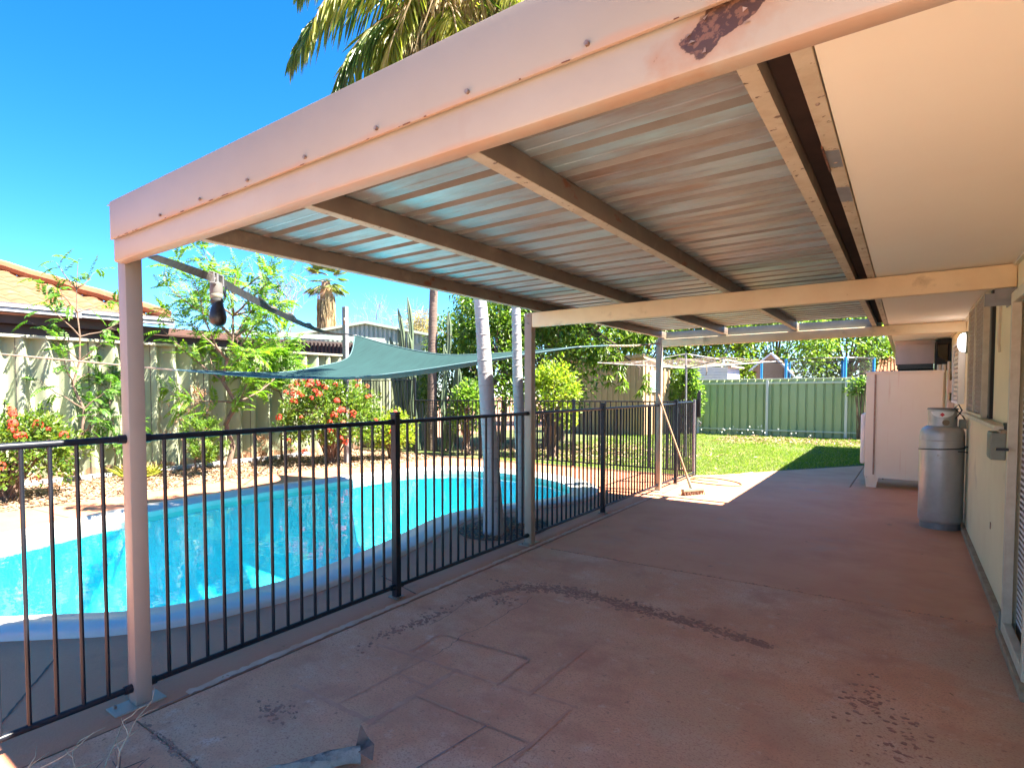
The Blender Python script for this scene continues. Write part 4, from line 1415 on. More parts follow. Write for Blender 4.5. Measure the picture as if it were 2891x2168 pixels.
ribwall(A_, B_, 2.66, 2.66, 'shed_cream', 13)
ribwall(B_, C_, 2.62, 2.30, 'shed_cream', 6)
MB().prism([D_.xy[:], C_.xy[:], (C_ + Vector((-.05, 0, 0))).xy[:], A_.xy[:]], 2.2, 2.21)
MB().add([A_ + Vector((-.1, -.1, 2.70)), B_ + Vector((.1, -.1, 2.70)), C_ + Vector((.1, .1, 2.36)), D_ + Vector((-.1, .1, 2.36))], [(0, 1, 2, 3)]).build('roof', 'shed_cream', CS)
MB().bar(A_ + Vector((-.1, -.08, 2.66)), B_ + Vector((.08, -.08, 2.66)), .05, .12).build('roof_edge', 'shed_cream', CS)
MB().bar(B_ + Vector((.06, -.05, 2.64)), C_ + Vector((.06, .05, 2.32)), .05, .12).build('roof_edge', 'shed_cream', CS)
MB().bar(B_ + Vector((.02, -.02, 0)), B_ + Vector((.02, -.02, 2.6)), .07, .07).build('corner_trim', 'shed_cream', CS)
dd = (C_ - B_).normalized()
nn = Vector((dd.y, -dd.x, 0))
wc = B_ + dd * .62 + nn * .05
ws = MB().obox(wc + Vector((0, 0, 1.82)), dd * .27, nn * .02, (0, 0, .36)).build('window', 'white_paint', CS, bevel=.004)
MB().obox(wc + nn * .02 + Vector((0, 0, 1.82)), dd * .22, nn * .006, (0, 0, .31)).build('glass', 'window_glass', ws)
# white louvred shed behind the fence
WS = thing('white_shed', 'white louvred shed with pink roof edge behind the green fence', 'shed', (-5.8, 24.2, 0))
MB().box(-6.6, -5.20, 24.0, 26, 0, 2.38).build('wall', 'shed_white', WS)
lv = MB()
for k in range(9):
    lv.box(-6.6, -5.19, 23.96, 24.0, 1.5 + k * .10, 1.57 + k * .10)
lv.build('louvre', 'shed_white', WS)
MB().extrude([(-7.0, 23.9, 2.72), (-5.05, 23.9, 2.36), (-5.05, 23.9, 2.42), (-7.0, 23.9, 2.80)], (0, 2.2, 0)).build('roof', 'far_wall', WS)
# trampoline
TR = thing('trampoline', 'trampoline with blue poles and dark safety net behind the green fence', 'trampoline', (-2.6, 26, 0))
tc, trr = Vector((-2.65, 26.0, 0)), 1.75
for k in range(6):
    a = k * math.pi / 3 - .95
    px_, py_ = tc.x + trr * math.cos(a), tc.y + trr * math.sin(a)
    MB().tube([(px_, py_, 0), (px_, py_, 2.62)], .045, 8).build('pole', 'blue_paint', TR, smooth=1)
MB().tube([(tc.x + trr * math.cos(a), tc.y + trr * math.sin(a), 2.60) for a in np.linspace(0, 2 * math.pi, 25)], .02, 5, cap=False).build('top_ring', 'black_plastic', TR)
MB().tube([(tc.x + trr * math.cos(a), tc.y + trr * math.sin(a), 1.0) for a in np.linspace(0, 2 * math.pi, 25)], .05, 6, cap=False).build('frame_ring', 'blue_paint', TR)
nb = MB()
aa = np.linspace(0, 2 * math.pi, 25)
nb.add([(tc.x + (trr - .04) * math.cos(a), tc.y + (trr - .04) * math.sin(a), z) for z in (1.0, 2.58) for a in aa], [(i, i + 1, 26 + i, 25 + i) for i in range(24)])
nb.build('safety_net', 'net', TR)
MB().prism([(tc.x + trr * math.cos(a), tc.y + trr * math.sin(a)) for a in aa[:-1]], .98, 1.0).build('jumping_mat', 'black_plastic', TR)
# slide / cubby behind fence
CU = thing('cubby_house', 'brown cubby house with white slanted barge board left of the trampoline', 'cubby house', (-4.2, 27.5, 0))
MB().box(-4.85, -3.75, 27.4, 28.4, 0, 2.3).build('wall', 'wood_handle', CU)
MB().bar((-4.3, 27.3, 3.0), (-3.5, 27.3, 2.05), .06, .16, (0, 1, 0)).build('barge_board', 'shed_white', CU)
MB().bar((-4.3, 27.3, 3.0), (-5.1, 27.3, 2.3), .06, .10, (0, 1, 0)).build('barge_board', 'shed_white', CU)
MB().extrude([(-4.3, 27.35, 2.98), (-3.6, 27.35, 2.2), (-5.0, 27.35, 2.3)], (0, 1, 0)).build('roof', 'wood_handle', CU)
# far orange roof
FR = thing('far_house', 'far house with sunlit pink striped metal roof above the fence on the right', 'house', (-.5, 32.5, 0))
fr = MB()
for k in range(12):
    xa_ = -1.02 + k * .13
    fr.extrude([(xa_, 32, 2.25), (xa_ + .065, 32, 2.25), (xa_ * .72 + -.18 + .065, 34, 3.08), (xa_ * .72 - .18, 34, 3.08)], (0, 0, .05))
fr.add([(-1.03, 32, 2.24), (.6, 32, 2.24), (.3, 34, 3.07), (-.92, 34, 3.07)], [(0, 1, 2, 3)])
fr.build('roof', 'orange_tile', FR)
MB().box(-1.0, .5, 32.1, 34, 0, 2.2).build('wall', 'far_wall', FR)

# ------------------------------------------------------------------ shade sail with ropes
P3, L3, R3 = Vector((-7.35, 6.975, 2.474)), Vector((-7.0, 3.617, 1.786)), Vector((-3.577, 7.694, 2.118))
SL = thing('shade_sail', 'dark teal triangular shade sail stretched over the pool', 'shade sail', tuple(P3))
eLP = catmull([L3, (-6.99, 4.45, 1.775), (-6.962, 5.193, 1.79), (-6.97, 5.95, 1.91), (-6.977, 6.483, 2.07), P3], 6, closed=False)
ePR = catmull([P3, (-6.5, 7.12, 2.24), (-5.68, 7.277, 2.085), (-4.95, 7.45, 2.07), (-4.297, 7.624, 2.089), R3], 6, closed=False)
eLR = catmull([L3, (-6.35, 4.30, 1.70), (-5.707, 5.175, 1.684), (-5.1, 5.9, 1.78), (-4.522, 6.532, 1.907), R3], 6, closed=False)
N_ = 18


def samp(c, t):
    f = t * (len(c) - 1)
    i = min(int(f), len(c) - 2)
    return c[i].lerp(c[i + 1], f - i)


rowsv = []
# rule surface between the two edges leaving R: u from (LP edge) to R
for i in range(N_ + 1):
    u = i / N_
    a = samp(eLR, u)          # from L to R
    b = samp(ePR, u)          # from P to R
    r_ = []
    for j in range(N_ + 1):
        v = j / N_
        q = a.lerp(b, v)
        e = samp(eLP, v) - L3.lerp(P3, v)
        q = q + e * (1 - u) ** 2
        q.z -= .05 * math.sin(math.pi * v) * math.sin(math.pi * u)
        q.z += .004 * math.sin(v * 40 + u * 9)
        r_.append(q)
    rowsv.append(r_)
vs = [q for r_ in rowsv for q in r_]
m_ = N_ + 1
MB().add(vs, [(i * m_ + j, i * m_ + j + 1, (i + 1) * m_ + j + 1, (i + 1) * m_ + j) for i in range(N_) for j in range(N_)]).build('cloth', 'sail', SL, smooth=2)
for e_ in (eLP, ePR, eLR):
    MB().tube([q + Vector((0, 0, .004)) for q in e_], .010, 5).build('edge_webbing', 'sail_edge', SL)
for c_ in (P3, L3, R3):
    MB().tube([c_ + Vector((.035 * math.cos(a), .035 * math.sin(a), .0)) for a in np.linspace(0, 6.28, 13)], .007, 5, cap=False).build('corner_ring', 'galv_post', SL)
PT = Vector((-9.20, 8.46, 0))
SP = thing('sail_post', 'square grey steel sail post rising behind the red flowering bush', 'post', tuple(PT))
MB().box(PT.x - .05, PT.x + .05, PT.y - .05, PT.y + .05, 0, 3.30).build('shaft', 'galv_post', SP, bevel=.008)
MB().tube([(PT.x + .05, PT.y - .08, 3.05), (PT.x + .10, PT.y - .12, 3.0), (PT.x + .05, PT.y - .08, 2.93)], .012, 5).build('eye_bolt', 'bolt', SP)
tag(MB().tube([P3, PT + Vector((.075, -.075, 2.72))], .012, 6).build('tie_rope', 'webbing'), 'short dark cord tying the sail corner to the grey post', 'cord')
tag(MB().tube([L3, L3.lerp(Vector((-11.9, 1.38, 2.33)), .5) + Vector((0, 0, -.02)), (-11.9, 1.38, 2.33)], .013, 6).build('sail_rope', 'rope'), 'pale rope pulling the left sail corner across the front of the wavy fence', 'rope')
LPT = thing('sail_post', 'grey sail post at the left that holds the pale rope', 'post', (-11.95, 1.33, 0))
MB().box(-12.0, -11.9, 1.28, 1.38, 0, 2.6).build('shaft', 'galv_post', LPT, bevel=.006)
e2 = Vector((-2.86, 8.87, 2.20))
pts = []
tw = MB()
for s_ in (0, 1, 2):
    pts = []
    for i in range(60):
        t = i / 59
        q = (R3 + (e2 - R3) * (.35 + .65 * t)) + Vector((0, 0, -.015 * math.sin(math.pi * t)))
        a = t * 34 + s_ * 2.1
        pts.append(q + Vector((0, .009 * math.cos(a), .009 * math.sin(a))))
    tw.tube(pts, .008, 4)
tag(tw.build('twisted_rope', 'rope'), 'twisted pale rope from the right sail corner to the far cream post', 'rope')
tag(MB().tube([R3, R3 + (e2 - R3) * .36], .014, 6).build('sail_strap', 'sail_edge'), 'short pale strap between right sail corner and twisted rope', 'strap')

# ratchet strap
RS = thing('ratchet_strap', 'dark webbing ratchet strap running from the front beam to the sail post', 'ratchet strap', (-2.571, 1.30, 2.158))
s0 = Vector((-2.571, 1.235, 2.10))
rk = Vector((-3.13, 1.86, 2.165))
s1 = PT + Vector((.08, -.08, 2.71))


def ribbon(mb, pts, wd, tw0=0.0, tw1=0.0, th=.003):
    n_ = len(pts)
    A, B = [], []
    for i, p in enumerate(pts):
        t = (pts[min(i + 1, n_ - 1)] - pts[max(i - 1, 0)]).normalized()
        u = Vector((0, 0, 1))
        s_ = t.cross(u).normalized()
        u2 = s_.cross(t)
        a = tw0 + (tw1 - tw0) * i / (n_ - 1)
        w_ = u2 * math.cos(a) + s_ * math.sin(a)
        A.append(p + w_ * wd / 2)
        B.append(p - w_ * wd / 2)
    nn_ = (pts[1] - pts[0]).cross(A[0] - B[0]).normalized() * th
    vs = A + B + [q + nn_ for q in A] + [q + nn_ for q in B]
    fs = [(i, i + 1, n_ + i + 1, n_ + i) for i in range(n_ - 1)] + [(2 * n_ + i, 3 * n_ + i, 3 * n_ + i + 1, 2 * n_ + i + 1) for i in range(n_ - 1)]
    fs += [(i, 2 * n_ + i, 2 * n_ + i + 1, i + 1) for i in range(n_ - 1)] + [(n_ + i, n_ + i + 1, 3 * n_ + i + 1, 3 * n_ + i) for i in range(n_ - 1)]
    mb.add(vs, fs)


mb = MB()
ribbon(mb, [s0.lerp(rk, t) for t in np.linspace(0, 1, 14)], .042, 1.3, .25)
mb.build('webbing', 'webbing_light', RS)
mb = MB()
mid = [rk.lerp(s1, t) + Vector((0, 0, -.10 * math.sin(math.pi * t))) for t in np.linspace(.0, 1, 50)]
ribbon(mb, mid, .050, .2, 1.2)
mb.build('webbing', 'webbing', RS)
mb = MB()
ribbon(mb, [q + Vector((.012 * math.sin(i), 0, .02 + .012 * math.cos(i * 1.7))) for i, q in enumerate(mid[6:24])], .04, 1.2, 7)
mb.build('loose_webbing', 'webbing_light', RS)
d = (s1 - s0).normalized()
sd = d.cross(Vector((0, 0, 1))).normalized()
up = sd.cross(d)
rt_ = MB()
for s_ in (-1, 1):
    rt_.obox(rk + d * .05 + up * .030 * s_, d * .11, sd * .012, up * .003)
rt_.obox(rk - d * .04, d * .008, sd * .014, up * .032)
rt_.obox(rk + d * .02, d * .012, sd * .016, up * .032)
rt_.obox(rk + d * .14, d * .008, sd * .014, up * .032)
rt_.build('ratchet_body', 'galv_post', RS, bevel=.002)
hn = MB()
hb = rk + d * .10 - up * .02
hn.tube([hb, hb + Vector((.01, .02, -.07)) + d * .04, hb + d * .10 + Vector((0, 0, -.075)), hb + d * .13 - up * .0], .006, 6)
hn.build('ratchet_handle', 'black_metal', RS)
BD = thing('strap_bundle', 'tied bundle of spare strap ending in a glossy black bulb, hanging from the ratchet', 'strap bundle', tuple(rk))
bc = rk + d * .035 + Vector((0, 0, -.035))
MB().tube([rk + Vector((0, 0, .0)), bc], .012, 6).build('tie', 'white_tape', BD)
MB().lathe([(.012, .02), (.034, .01), (.038, -.03), (.036, -.05)], tuple(bc), 14).build('wrapped_end', 'white_tape', BD, smooth=.6)
for k in range(2):
    MB().lathe([(.034, -.05 - k * .03), (.037, -.055 - k * .03), (.037, -.07 - k * .03), (.033, -.078 - k * .03)], (bc.x + .004 * k, bc.y, bc.z), 14).build('strap_wrap', 'webbing' if k % 2 else 'grey_box', BD, smooth=.8)
MB().lathe([(.030, -.10), (.032, -.115), (.045, -.16), (.050, -.19), (.044, -.222), (.025, -.242), (.0, -.246)], (bc.x + .012, bc.y, bc.z), 18, cap=False).build('bulb', 'black_plastic', BD, smooth=2)

# ------------------------------------------------------------------ clothes line
CLN = thing('clothes_hoist', 'rotary clothes hoist with grey mast and splayed arms on the lawn', 'clothes line', (-3.87, 13.9, 0))
cb = Vector((-3.87, 13.9, 0))
MB().tube([cb, cb + Vector((0, 0, .55))], .030, 10).build('ground_tube', 'galv_post', CLN, smooth=1)
MB().tube([cb + Vector((0, 0, .5)), cb + Vector((0, 0, 1.98))], .021, 10).build('mast', 'galv_post', CLN, smooth=1)
MB().tube([cb + Vector((0, 0, 1.96)), cb + Vector((-.02, 0, 2.34))], .024, 10).build('head', 'galv_post', CLN, smooth=1)
tips = []
for k in range(4):
    a = math.radians(38 + 90 * k)
    tp_ = cb + Vector((2.0 * math.cos(a), 2.0 * math.sin(a), 2.14))
    tips.append(tp_)
    MB().tube([cb + Vector((0, 0, 2.0)), tp_], .014, 8).build('arm', 'galv_post', CLN, smooth=1)
    MB().tube([cb + Vector((0, 0, 2.33)), cb.lerp(tp_, .62) + Vector((0, 0, .80))], .007, 6).build('brace', 'galv_post', CLN)
hub = cb + Vector((0, 0, 2.0))
for f in (.38, .5, .62, .74, .86, .97):
    lw = MB()
    for k in range(4):
        lw.tube([hub.lerp(tips[k], f), hub.lerp(tips[(k + 1) % 4], f)], .0035, 4)
    lw.build('line', 'line_wire', CLN)
tag(MB().tube([(-3.3, 13.3, 2.03), (-3.28, 13.28, 1.9), (-3.3, 13.3, 1.82)], .01, 5).build('peg_bag_cord', 'rope'), 'short cord dangling from the clothes hoist line', 'cord')

# broom against far post
BR = thing('broom', 'long wooden handled yard broom leaning on the far cream post', 'broom', (-2.36, 8.85, 0))
bt_, bh = Vector((-2.86, 8.865, 1.44)), Vector((-2.375, 8.84, .10))
MB().tube([bt_, bh], .014, 8).build('handle', 'wood_handle', BR, smooth=1)
MB().tube([bh + (bt_ - bh) * .12, bh, (-2.36, 8.86, .075)], [.016, .024, .035], 8).build('socket', 'grey_box', BR)
hd = Vector((.5, .86, 0)).normalized()
MB().obox((-2.355, 8.85, .075), hd * .19, Vector((-hd.y, hd.x, 0)) * .030, (0, 0, .020)).build('head', 'grey_box', BR, bevel=.006)
bs = MB()
for i in range(22):
    for j in range(3):
        b0 = Vector((-2.355, 8.85, .058)) + hd * (-.18 + .36 * i / 21) + Vector((-hd.y, hd.x, 0)) * (-.02 + .02 * j)
        bs.bar(b0, b0 + Vector((random.gauss(0, .012), random.gauss(0, .012), -.056)), .010, .010, (0, 1, 0))
bs.build('bristles', 'dark_twig', BR, kind='stuff')
# hose on slab
hp_ = [(-2.72, 10.05, .012), (-2.45, 9.98, .012), (-2.15, 9.98, .012), (-1.98, 10.15, .012), (-2.12, 10.45, .012), (-2.45, 10.66, .012), (-2.74, 10.62, .012), (-2.78, 10.35, .02), (-2.6, 10.25, .022), (-2.35, 10.3, .012)]
tag(MB().tube(catmull(hp_, 8, closed=False), .010, 6).build('garden_hose', 'hose', smooth=2), 'thin brown hose lying in a loose loop on the sunlit concrete by the gate', 'hose')
tag(MB().tube(catmull([(-2.85, 10.7, .012), (-2.6, 10.95, .012), (-2.3, 11.25, .02), (-2.1, 11.7, .03)], 8, closed=False), .011, 6).build('garden_hose', 'hose_grey', smooth=2), 'grey hose lying along the edge where lawn meets concrete', 'hose')

# ------------------------------------------------------------------ vegetation


def branchy(mb, base, h, nb, spread, r0=.04, lean=(0, 0), rnd=random, up=.7, start=.25):
    """tapered trunk with limbs; returns list of (point, direction) along the limbs"""
    pts, tips_ = [], []
    b = Vector(base)
    nseg = 9
    for i in range(nseg + 1):
        t = i / nseg
        pts.append(b + Vector((lean[0] * t + rnd.gauss(0, .02 * h) * (t > 0), lean[1] * t + rnd.gauss(0, .02 * h) * (t > 0), h * t)))
    mb.tube(pts, [r0 * (1 - .85 * i / nseg) for i in range(nseg + 1)], 8)
    tips_.append((pts[-1], Vector((0, 0, 1))))
    for k in range(nb):
        t = start + (1 - start) * (k + .5) / nb
        p = pts[min(nseg, int(t * nseg))]
        a = k * 2.4 + rnd.uniform(-.4, .4)
        L = spread * (1.15 - .7 * abs(t - .55) / .55) * rnd.uniform(.7, 1.15)
        q = [p]
        dr_ = Vector((math.cos(a), math.sin(a), up * rnd.uniform(.4, 1.4))).normalized()
        for s in range(5):
            dr_ = (dr_ + Vector((rnd.gauss(0, .14), rnd.gauss(0, .14), rnd.gauss(0.03, .12)))).normalized()
            q.append(q[-1] + dr_ * L / 5)
            if s >= 1:
                tips_.append((q[-1], dr_.copy()))
                if rnd.random() < .7:
                    d2 = (dr_ + rv(.8)).normalized()
                    q2 = q[-1] + d2 * L * .28
                    mb.tube([q[-1], q2], [r0 * .10, r0 * .04], 4)
                    tips_.append((q2, d2))
        mb.tube(q, [r0 * .42 * (1 - .8 * i / 5) for i in range(6)], 5)
    return tips_


def pinnate(lv_, p, d, L, npair, ll, lw, droop=.5, spread=1.0):
    d = Vector(d).normalized()
    pos = Vector(p)
    side = d.cross(Vector((0, 0, 1)))
    if side.length < .05:
        side = Vector((1, 0, 0))
    side.normalize()
    for i in range(npair):
        t = (i + 1) / npair
        d = (d + Vector((0, 0, -droop / npair))).normalized()
        pos = pos + d * (L / npair)
        n_ = side.cross(d)
        sz = ll * (1 - .55 * abs(t - .45))
        for s_ in (-1, 1):
            dd_ = (side * s_ * spread + d * .75 + Vector((0, 0, -.22 - random.random() * .2))).normalized()
            lv_.add(tuple(pos), tuple(dd_), tuple(n_ + rv(.25)), sz * random.uniform(.8, 1.15), lw)
    lv_.add(tuple(pos), tuple(d), tuple(side.cross(d)), ll, lw)


def tree(name, label, base, h, nb, spread, leaf, mode, dens=1, r0=.04, cat='tree', group=None, lean=(0, 0), start=.25, up=.7, ll=.06, lw=.018, L=.3, npair=8, trunk_m='bark', droop=.6):
    r_ = thing(name, label, cat, base, group)
    tb = MB()
    tips_ = branchy(tb, base, h, nb, spread, r0, lean, random, up, start)
    tb.build('trunk', trunk_m, r_, smooth=1)
    lv_ = Leaves()
    for p, d in tips_:
        for k in range(dens):
            dd = (d + rv(1.1) + Vector((0, 0, .15)))
            if mode == 'pinnate':
                pinnate(lv_, p + rv(.03), dd, L * random.uniform(.7, 1.25), npair, ll, lw, droop)
            elif mode == 'mango':
                q = p + rv(.06)
                for j in range(9):
                    a = j * .7 + random.random()
                    lv_.add(tuple(q), (math.cos(a), math.sin(a), random.uniform(-1.1, .1)), (0, 0, 1), ll * random.uniform(.7, 1.2), lw)
            else:
                for j in range(14):
                    q = p + rv(L * random.random())
                    lv_.add(tuple(q), tuple(rv() + Vector((0, 0, .2))), tuple(rv(.6) + Vector((0, 0, 1))), ll * random.uniform(.7, 1.25), lw)
    lv_.build('crown', leaf, r_)
    return r_


tree('leucaena_tree', 'slender feathery leaved sapling in front of the wavy fence, left of the nearest post', (-11.0, 3.95, 0), 3.72, 17, .85, 'leaf_leuc', 'pinnate', dens=1, r0=.035, start=.22, ll=.10, lw=.034, L=.28, npair=8, lean=(-.1, .12), cat='tree', droop=.9)
tree('feathery_sapling', 'smaller thin feathery sapling against the fence just left of the nearest post', (-11.15, 4.55, 0), 2.0, 10, .45, 'leaf_leuc', 'pinnate', dens=2, r0=.015, start=.2, ll=.08, lw=.028, L=.24, npair=8, droop=.9)
tree('neem_tree', 'bright green feathery tree growing in the bed behind the hanging strap bundle', (-10.5, 6.45, 0), 3.9, 26, 1.45, 'leaf_neem', 'pinnate', dens=4, r0=.06, start=.30, ll=.11, lw=.032, L=.32, npair=8, lean=(.1, .25))
tree('feathery_shrub', 'small bright green feathery shrub leaning over the fence top left of the sail', (-10.9, 8.05, 0), 2.75, 10, .55, 'leaf_neem', 'pinnate', dens=4, r0=.03, start=.55, ll=.09, lw=.025, L=.30, npair=7)
tree('low_shrub', 'low green shrub at the foot of the feathery tree behind the fence bars', (-9.9, 5.6, 0), .95, 12, .42, 'leaf_light', 'tuft', dens=4, r0=.02, start=.2, ll=.055, lw=.02, L=.10)
tree('dead_bush', 'dry brown leggy bush in front of the wavy fence beside the feathery tree', (-10.7, 5.9, 0), 1.6, 14, .5, 'dead_leaf', 'tuft', dens=1, r0=.02, start=.1, ll=.035, lw=.02, L=.10, trunk_m='dark_twig')
for i, (bx_, by_, hh) in enumerate(((-10.6, 7.3, .55), (-10.3, 7.75, .4))):
    tree('dead_bush', ['small dry leafless bush at the fence foot right of the feathery tree', 'tiny dry bush beside the left side of the big red flowering bush'][i], (bx_, by_, 0), hh, 9, .3, 'dead_leaf', 'tuft', dens=1, r0=.012, start=.1, ll=.03, lw=.015, L=.08, trunk_m='dry_twig')


def bush(name, label, centre, rad, nclump, leaves_per, leaf, ll, lw, flowers=0, cat='bush', group=None, clump_r=.16, squash=1.0, trunk_m='bark', frad=.066, spikes=0):
    c = Vector(centre)
    r_ = thing(name, label, cat, (c.x, c.y, 0), group)
    lv_ = Leaves()
    st_ = MB()
    fpos = []
    sub = []
    for k in range(nclump):
        d = rv()
        if d.z < -.55:
            d.z *= -.6
        f = random.uniform(.45, 1.0) ** .5
        p = c + Vector((d.x * rad[0] * f, d.y * rad[1] * f, d.z * rad[2] * f))
        if p.z < .08:
            p.z = random.uniform(.08, .3)
        sub.append((p, d))
        cr = clump_r * random.uniform(.6, 1.3)
        for j in range(leaves_per):
            o_ = rv(cr * random.random() ** .4)
            q = p + o_
            if q.z < .02:
                continue
            dd = (o_.normalized() * .7 + d * .4 + rv(.7) + Vector((0, 0, .25)))
            lv_.add(tuple(q), tuple(dd), tuple(rv(.7) + d * .5 + Vector((0, 0, .8))), ll * random.uniform(.65, 1.25), lw * random.uniform(.8, 1.2))
        if random.random() < .35:
            st_.tube([Vector((c.x + random.gauss(0, .06), c.y + random.gauss(0, .06), 0)), (c * .5 + p * .5) + rv(.08), p], [.018, .010, .004], 5)
    for k in range(spikes):
        d = Vector((random.uniform(-1, 1), random.uniform(-1, 1), 1)).normalized()
        p0 = c + Vector((d.x * rad[0], d.y * rad[1], rad[2] * .7))
        hgt = random.uniform(.25, .5)
        st_.tube([p0 - Vector((0, 0, .2)), p0 + Vector((0, 0, hgt))], .008, 4)
        for j in range(26):
            t = random.random()
            a = random.random() * 6.28
            lv_.add(tuple(p0 + Vector((0, 0, hgt * t))), (math.cos(a), math.sin(a), .3), (0, 0, 1), ll, lw)
    lv_.build('foliage', leaf, r_)
    if st_.v:
        st_.build('stems', trunk_m, r_)
    for k in range(flowers):
        p, d = random.choice(sub)
        toc = (Vector((0, 0, 1.5)) - p).normalized()
        d = (rv() + toc * .9 + Vector((0, 0, .5))).normalized()
        q = c + Vector((d.x * rad[0] * 1.05, d.y * rad[1] * 1.05, d.z * rad[2] * 1.05))
        if q.z < .15:
            continue
        fb = MB()
        fr_ = frad * random.uniform(.6, 1.25)
        for j in range(26):
            o_ = rv(fr_)
            if o_.z < -.4 * fr_:
                o_.z *= -1
            t_ = o_.normalized()
            s_ = t_.orthogonal().normalized() * fr_ * .34
            u_ = t_.cross(s_)
            b_ = q + o_
            fb.add([b_ + s_, b_ + u_, b_ - s_, b_ - u_], [(0, 1, 2, 3)])
        fb.build('flower_head', 'flower' if random.random() < .8 else 'flower_dry', r_)
    return r_


bush('ixora_bush', 'leafy green bush with orange red flowers at the far left behind the fence', (-9.85, 2.55, .62), (.62, 1.05, .62), 230, 26, 'leaf_ixora', .075, .042, flowers=24, spikes=3, group='red flowering bushes')
bush('ixora_bush', 'large green bush covered in red flower heads below the shade sail', (-9.55, 8.35, .95), (.75, 1.25, .92), 340, 26, 'leaf_ixora', .080, .044, flowers=52, spikes=2, group='red flowering bushes')
bush('leafy_bush', 'yellow green bush right of the red flowering bush in the garden bed', (-9.0, 9.65, .55), (.42, .55, .5), 90, 24, 'leaf_yellow', .08, .042, flowers=5)
# bromeliads
for i, (bx_, by_, s_, lab_) in enumerate(((-10.4, 4.55, 1.0, 'spiky yellow green strap leaved plant right beside the nearest post'), (-10.55, 4.95, .8, 'smaller spiky strap leaved plant next to the stone edging'))):
    lv_ = Leaves()
    r_ = thing('strap_leaf_plant', lab_, 'plant', (bx_, by_, 0), 'spiky plants in the garden bed')
    for k in range(70):
        a = random.random() * 6.28
        e = random.uniform(.3, 1.3)
        lv_.add((bx_ + random.gauss(0, .04), by_ + random.gauss(0, .04), .02), (math.cos(a), math.sin(a), e), (-math.cos(a), -math.sin(a), 1), random.uniform(.25, .48) * s_, .030)
    lv_.build('leaves', 'bromeliad', r_)

# royal palms near the middle post


def palm_trunk(name, label, pts, rs, ring_gap, mt='trunk_white', rings=True, group='pale palm trunks beside the pool'):
    r_ = thing(name, label, 'palm tree', tuple(pts[0]), group)
    cv = catmull(pts, 10, closed=False)
    rr = []
    for i in range(len(cv)):
        t = i / (len(cv) - 1) * (len(rs) - 1)
        k = min(int(t), len(rs) - 2)
        rr.append(rs[k] + (rs[k + 1] - rs[k]) * (t - k))
    MB().tube(cv, rr, 20).build('trunk', mt, r_, smooth=1.5)
    if rings:
        z = .25
        while z < cv[-1].z - .1:
            for i in range(len(cv) - 1):
                if cv[i].z <= z < cv[i + 1].z:
                    f = (z - cv[i].z) / (cv[i + 1].z - cv[i].z)
                    p = cv[i].lerp(cv[i + 1], f)
                    r0 = rr[i] + (rr[i + 1] - rr[i]) * f
                    ti = (cv[i + 1] - cv[i]).normalized() * .010
                    tl = Vector((random.gauss(0, .004), random.gauss(0, .004), 0))
                    MB().tube([p - ti, p - ti * .3, p + ti * .3, p + ti], [r0 * .99, r0 + .0035, r0 + .0035, r0 * .99], 20, cap=False).build('growth_ring', 'trunk_ring' if mt == 'trunk_white' else 'trunk_brown', r_, smooth=1)
                    break
            z += ring_gap * random.uniform(.7, 1.3)
    return r_, cv[-1]


def frond(lv_, mb, base, d, L, ll, lw, droop, n_=46, hang=.8):
    d = Vector(d).normalized()
    p = Vector(base)
    side = d.cross(Vector((0, 0, 1)))
    if side.length < .05:
        side = Vector((1, 0, 0))
    side.normalize()
    q = [p.copy()]
    for i in range(n_):
        t = i / n_
        d = (d + Vector((0, 0, -droop / n_ * (1 + t)))).normalized()
        p = p + d * L / n_
        q.append(p.copy())
        if t < .10:
            continue
        sz = ll * (.55 + .9 * math.sin(math.pi * min(1, t * .9 + .12)))
        for s_ in (-1, 1):
            dd_ = side * s_ * random.uniform(.35, .8) + d * .5 + Vector((0, 0, -hang * random.uniform(.5, 1.3)))
            lv_.add(tuple(p), tuple(dd_), tuple(side * s_ * .4 + Vector((0, 0, .6)) + rv(.2)), sz * random.uniform(.8, 1.1), lw)
    mb.tube(q[::5] + [q[-1]], [.018 * (1 - .85 * i / (len(q[::5]))) for i in range(len(q[::5]) + 1)], 5)


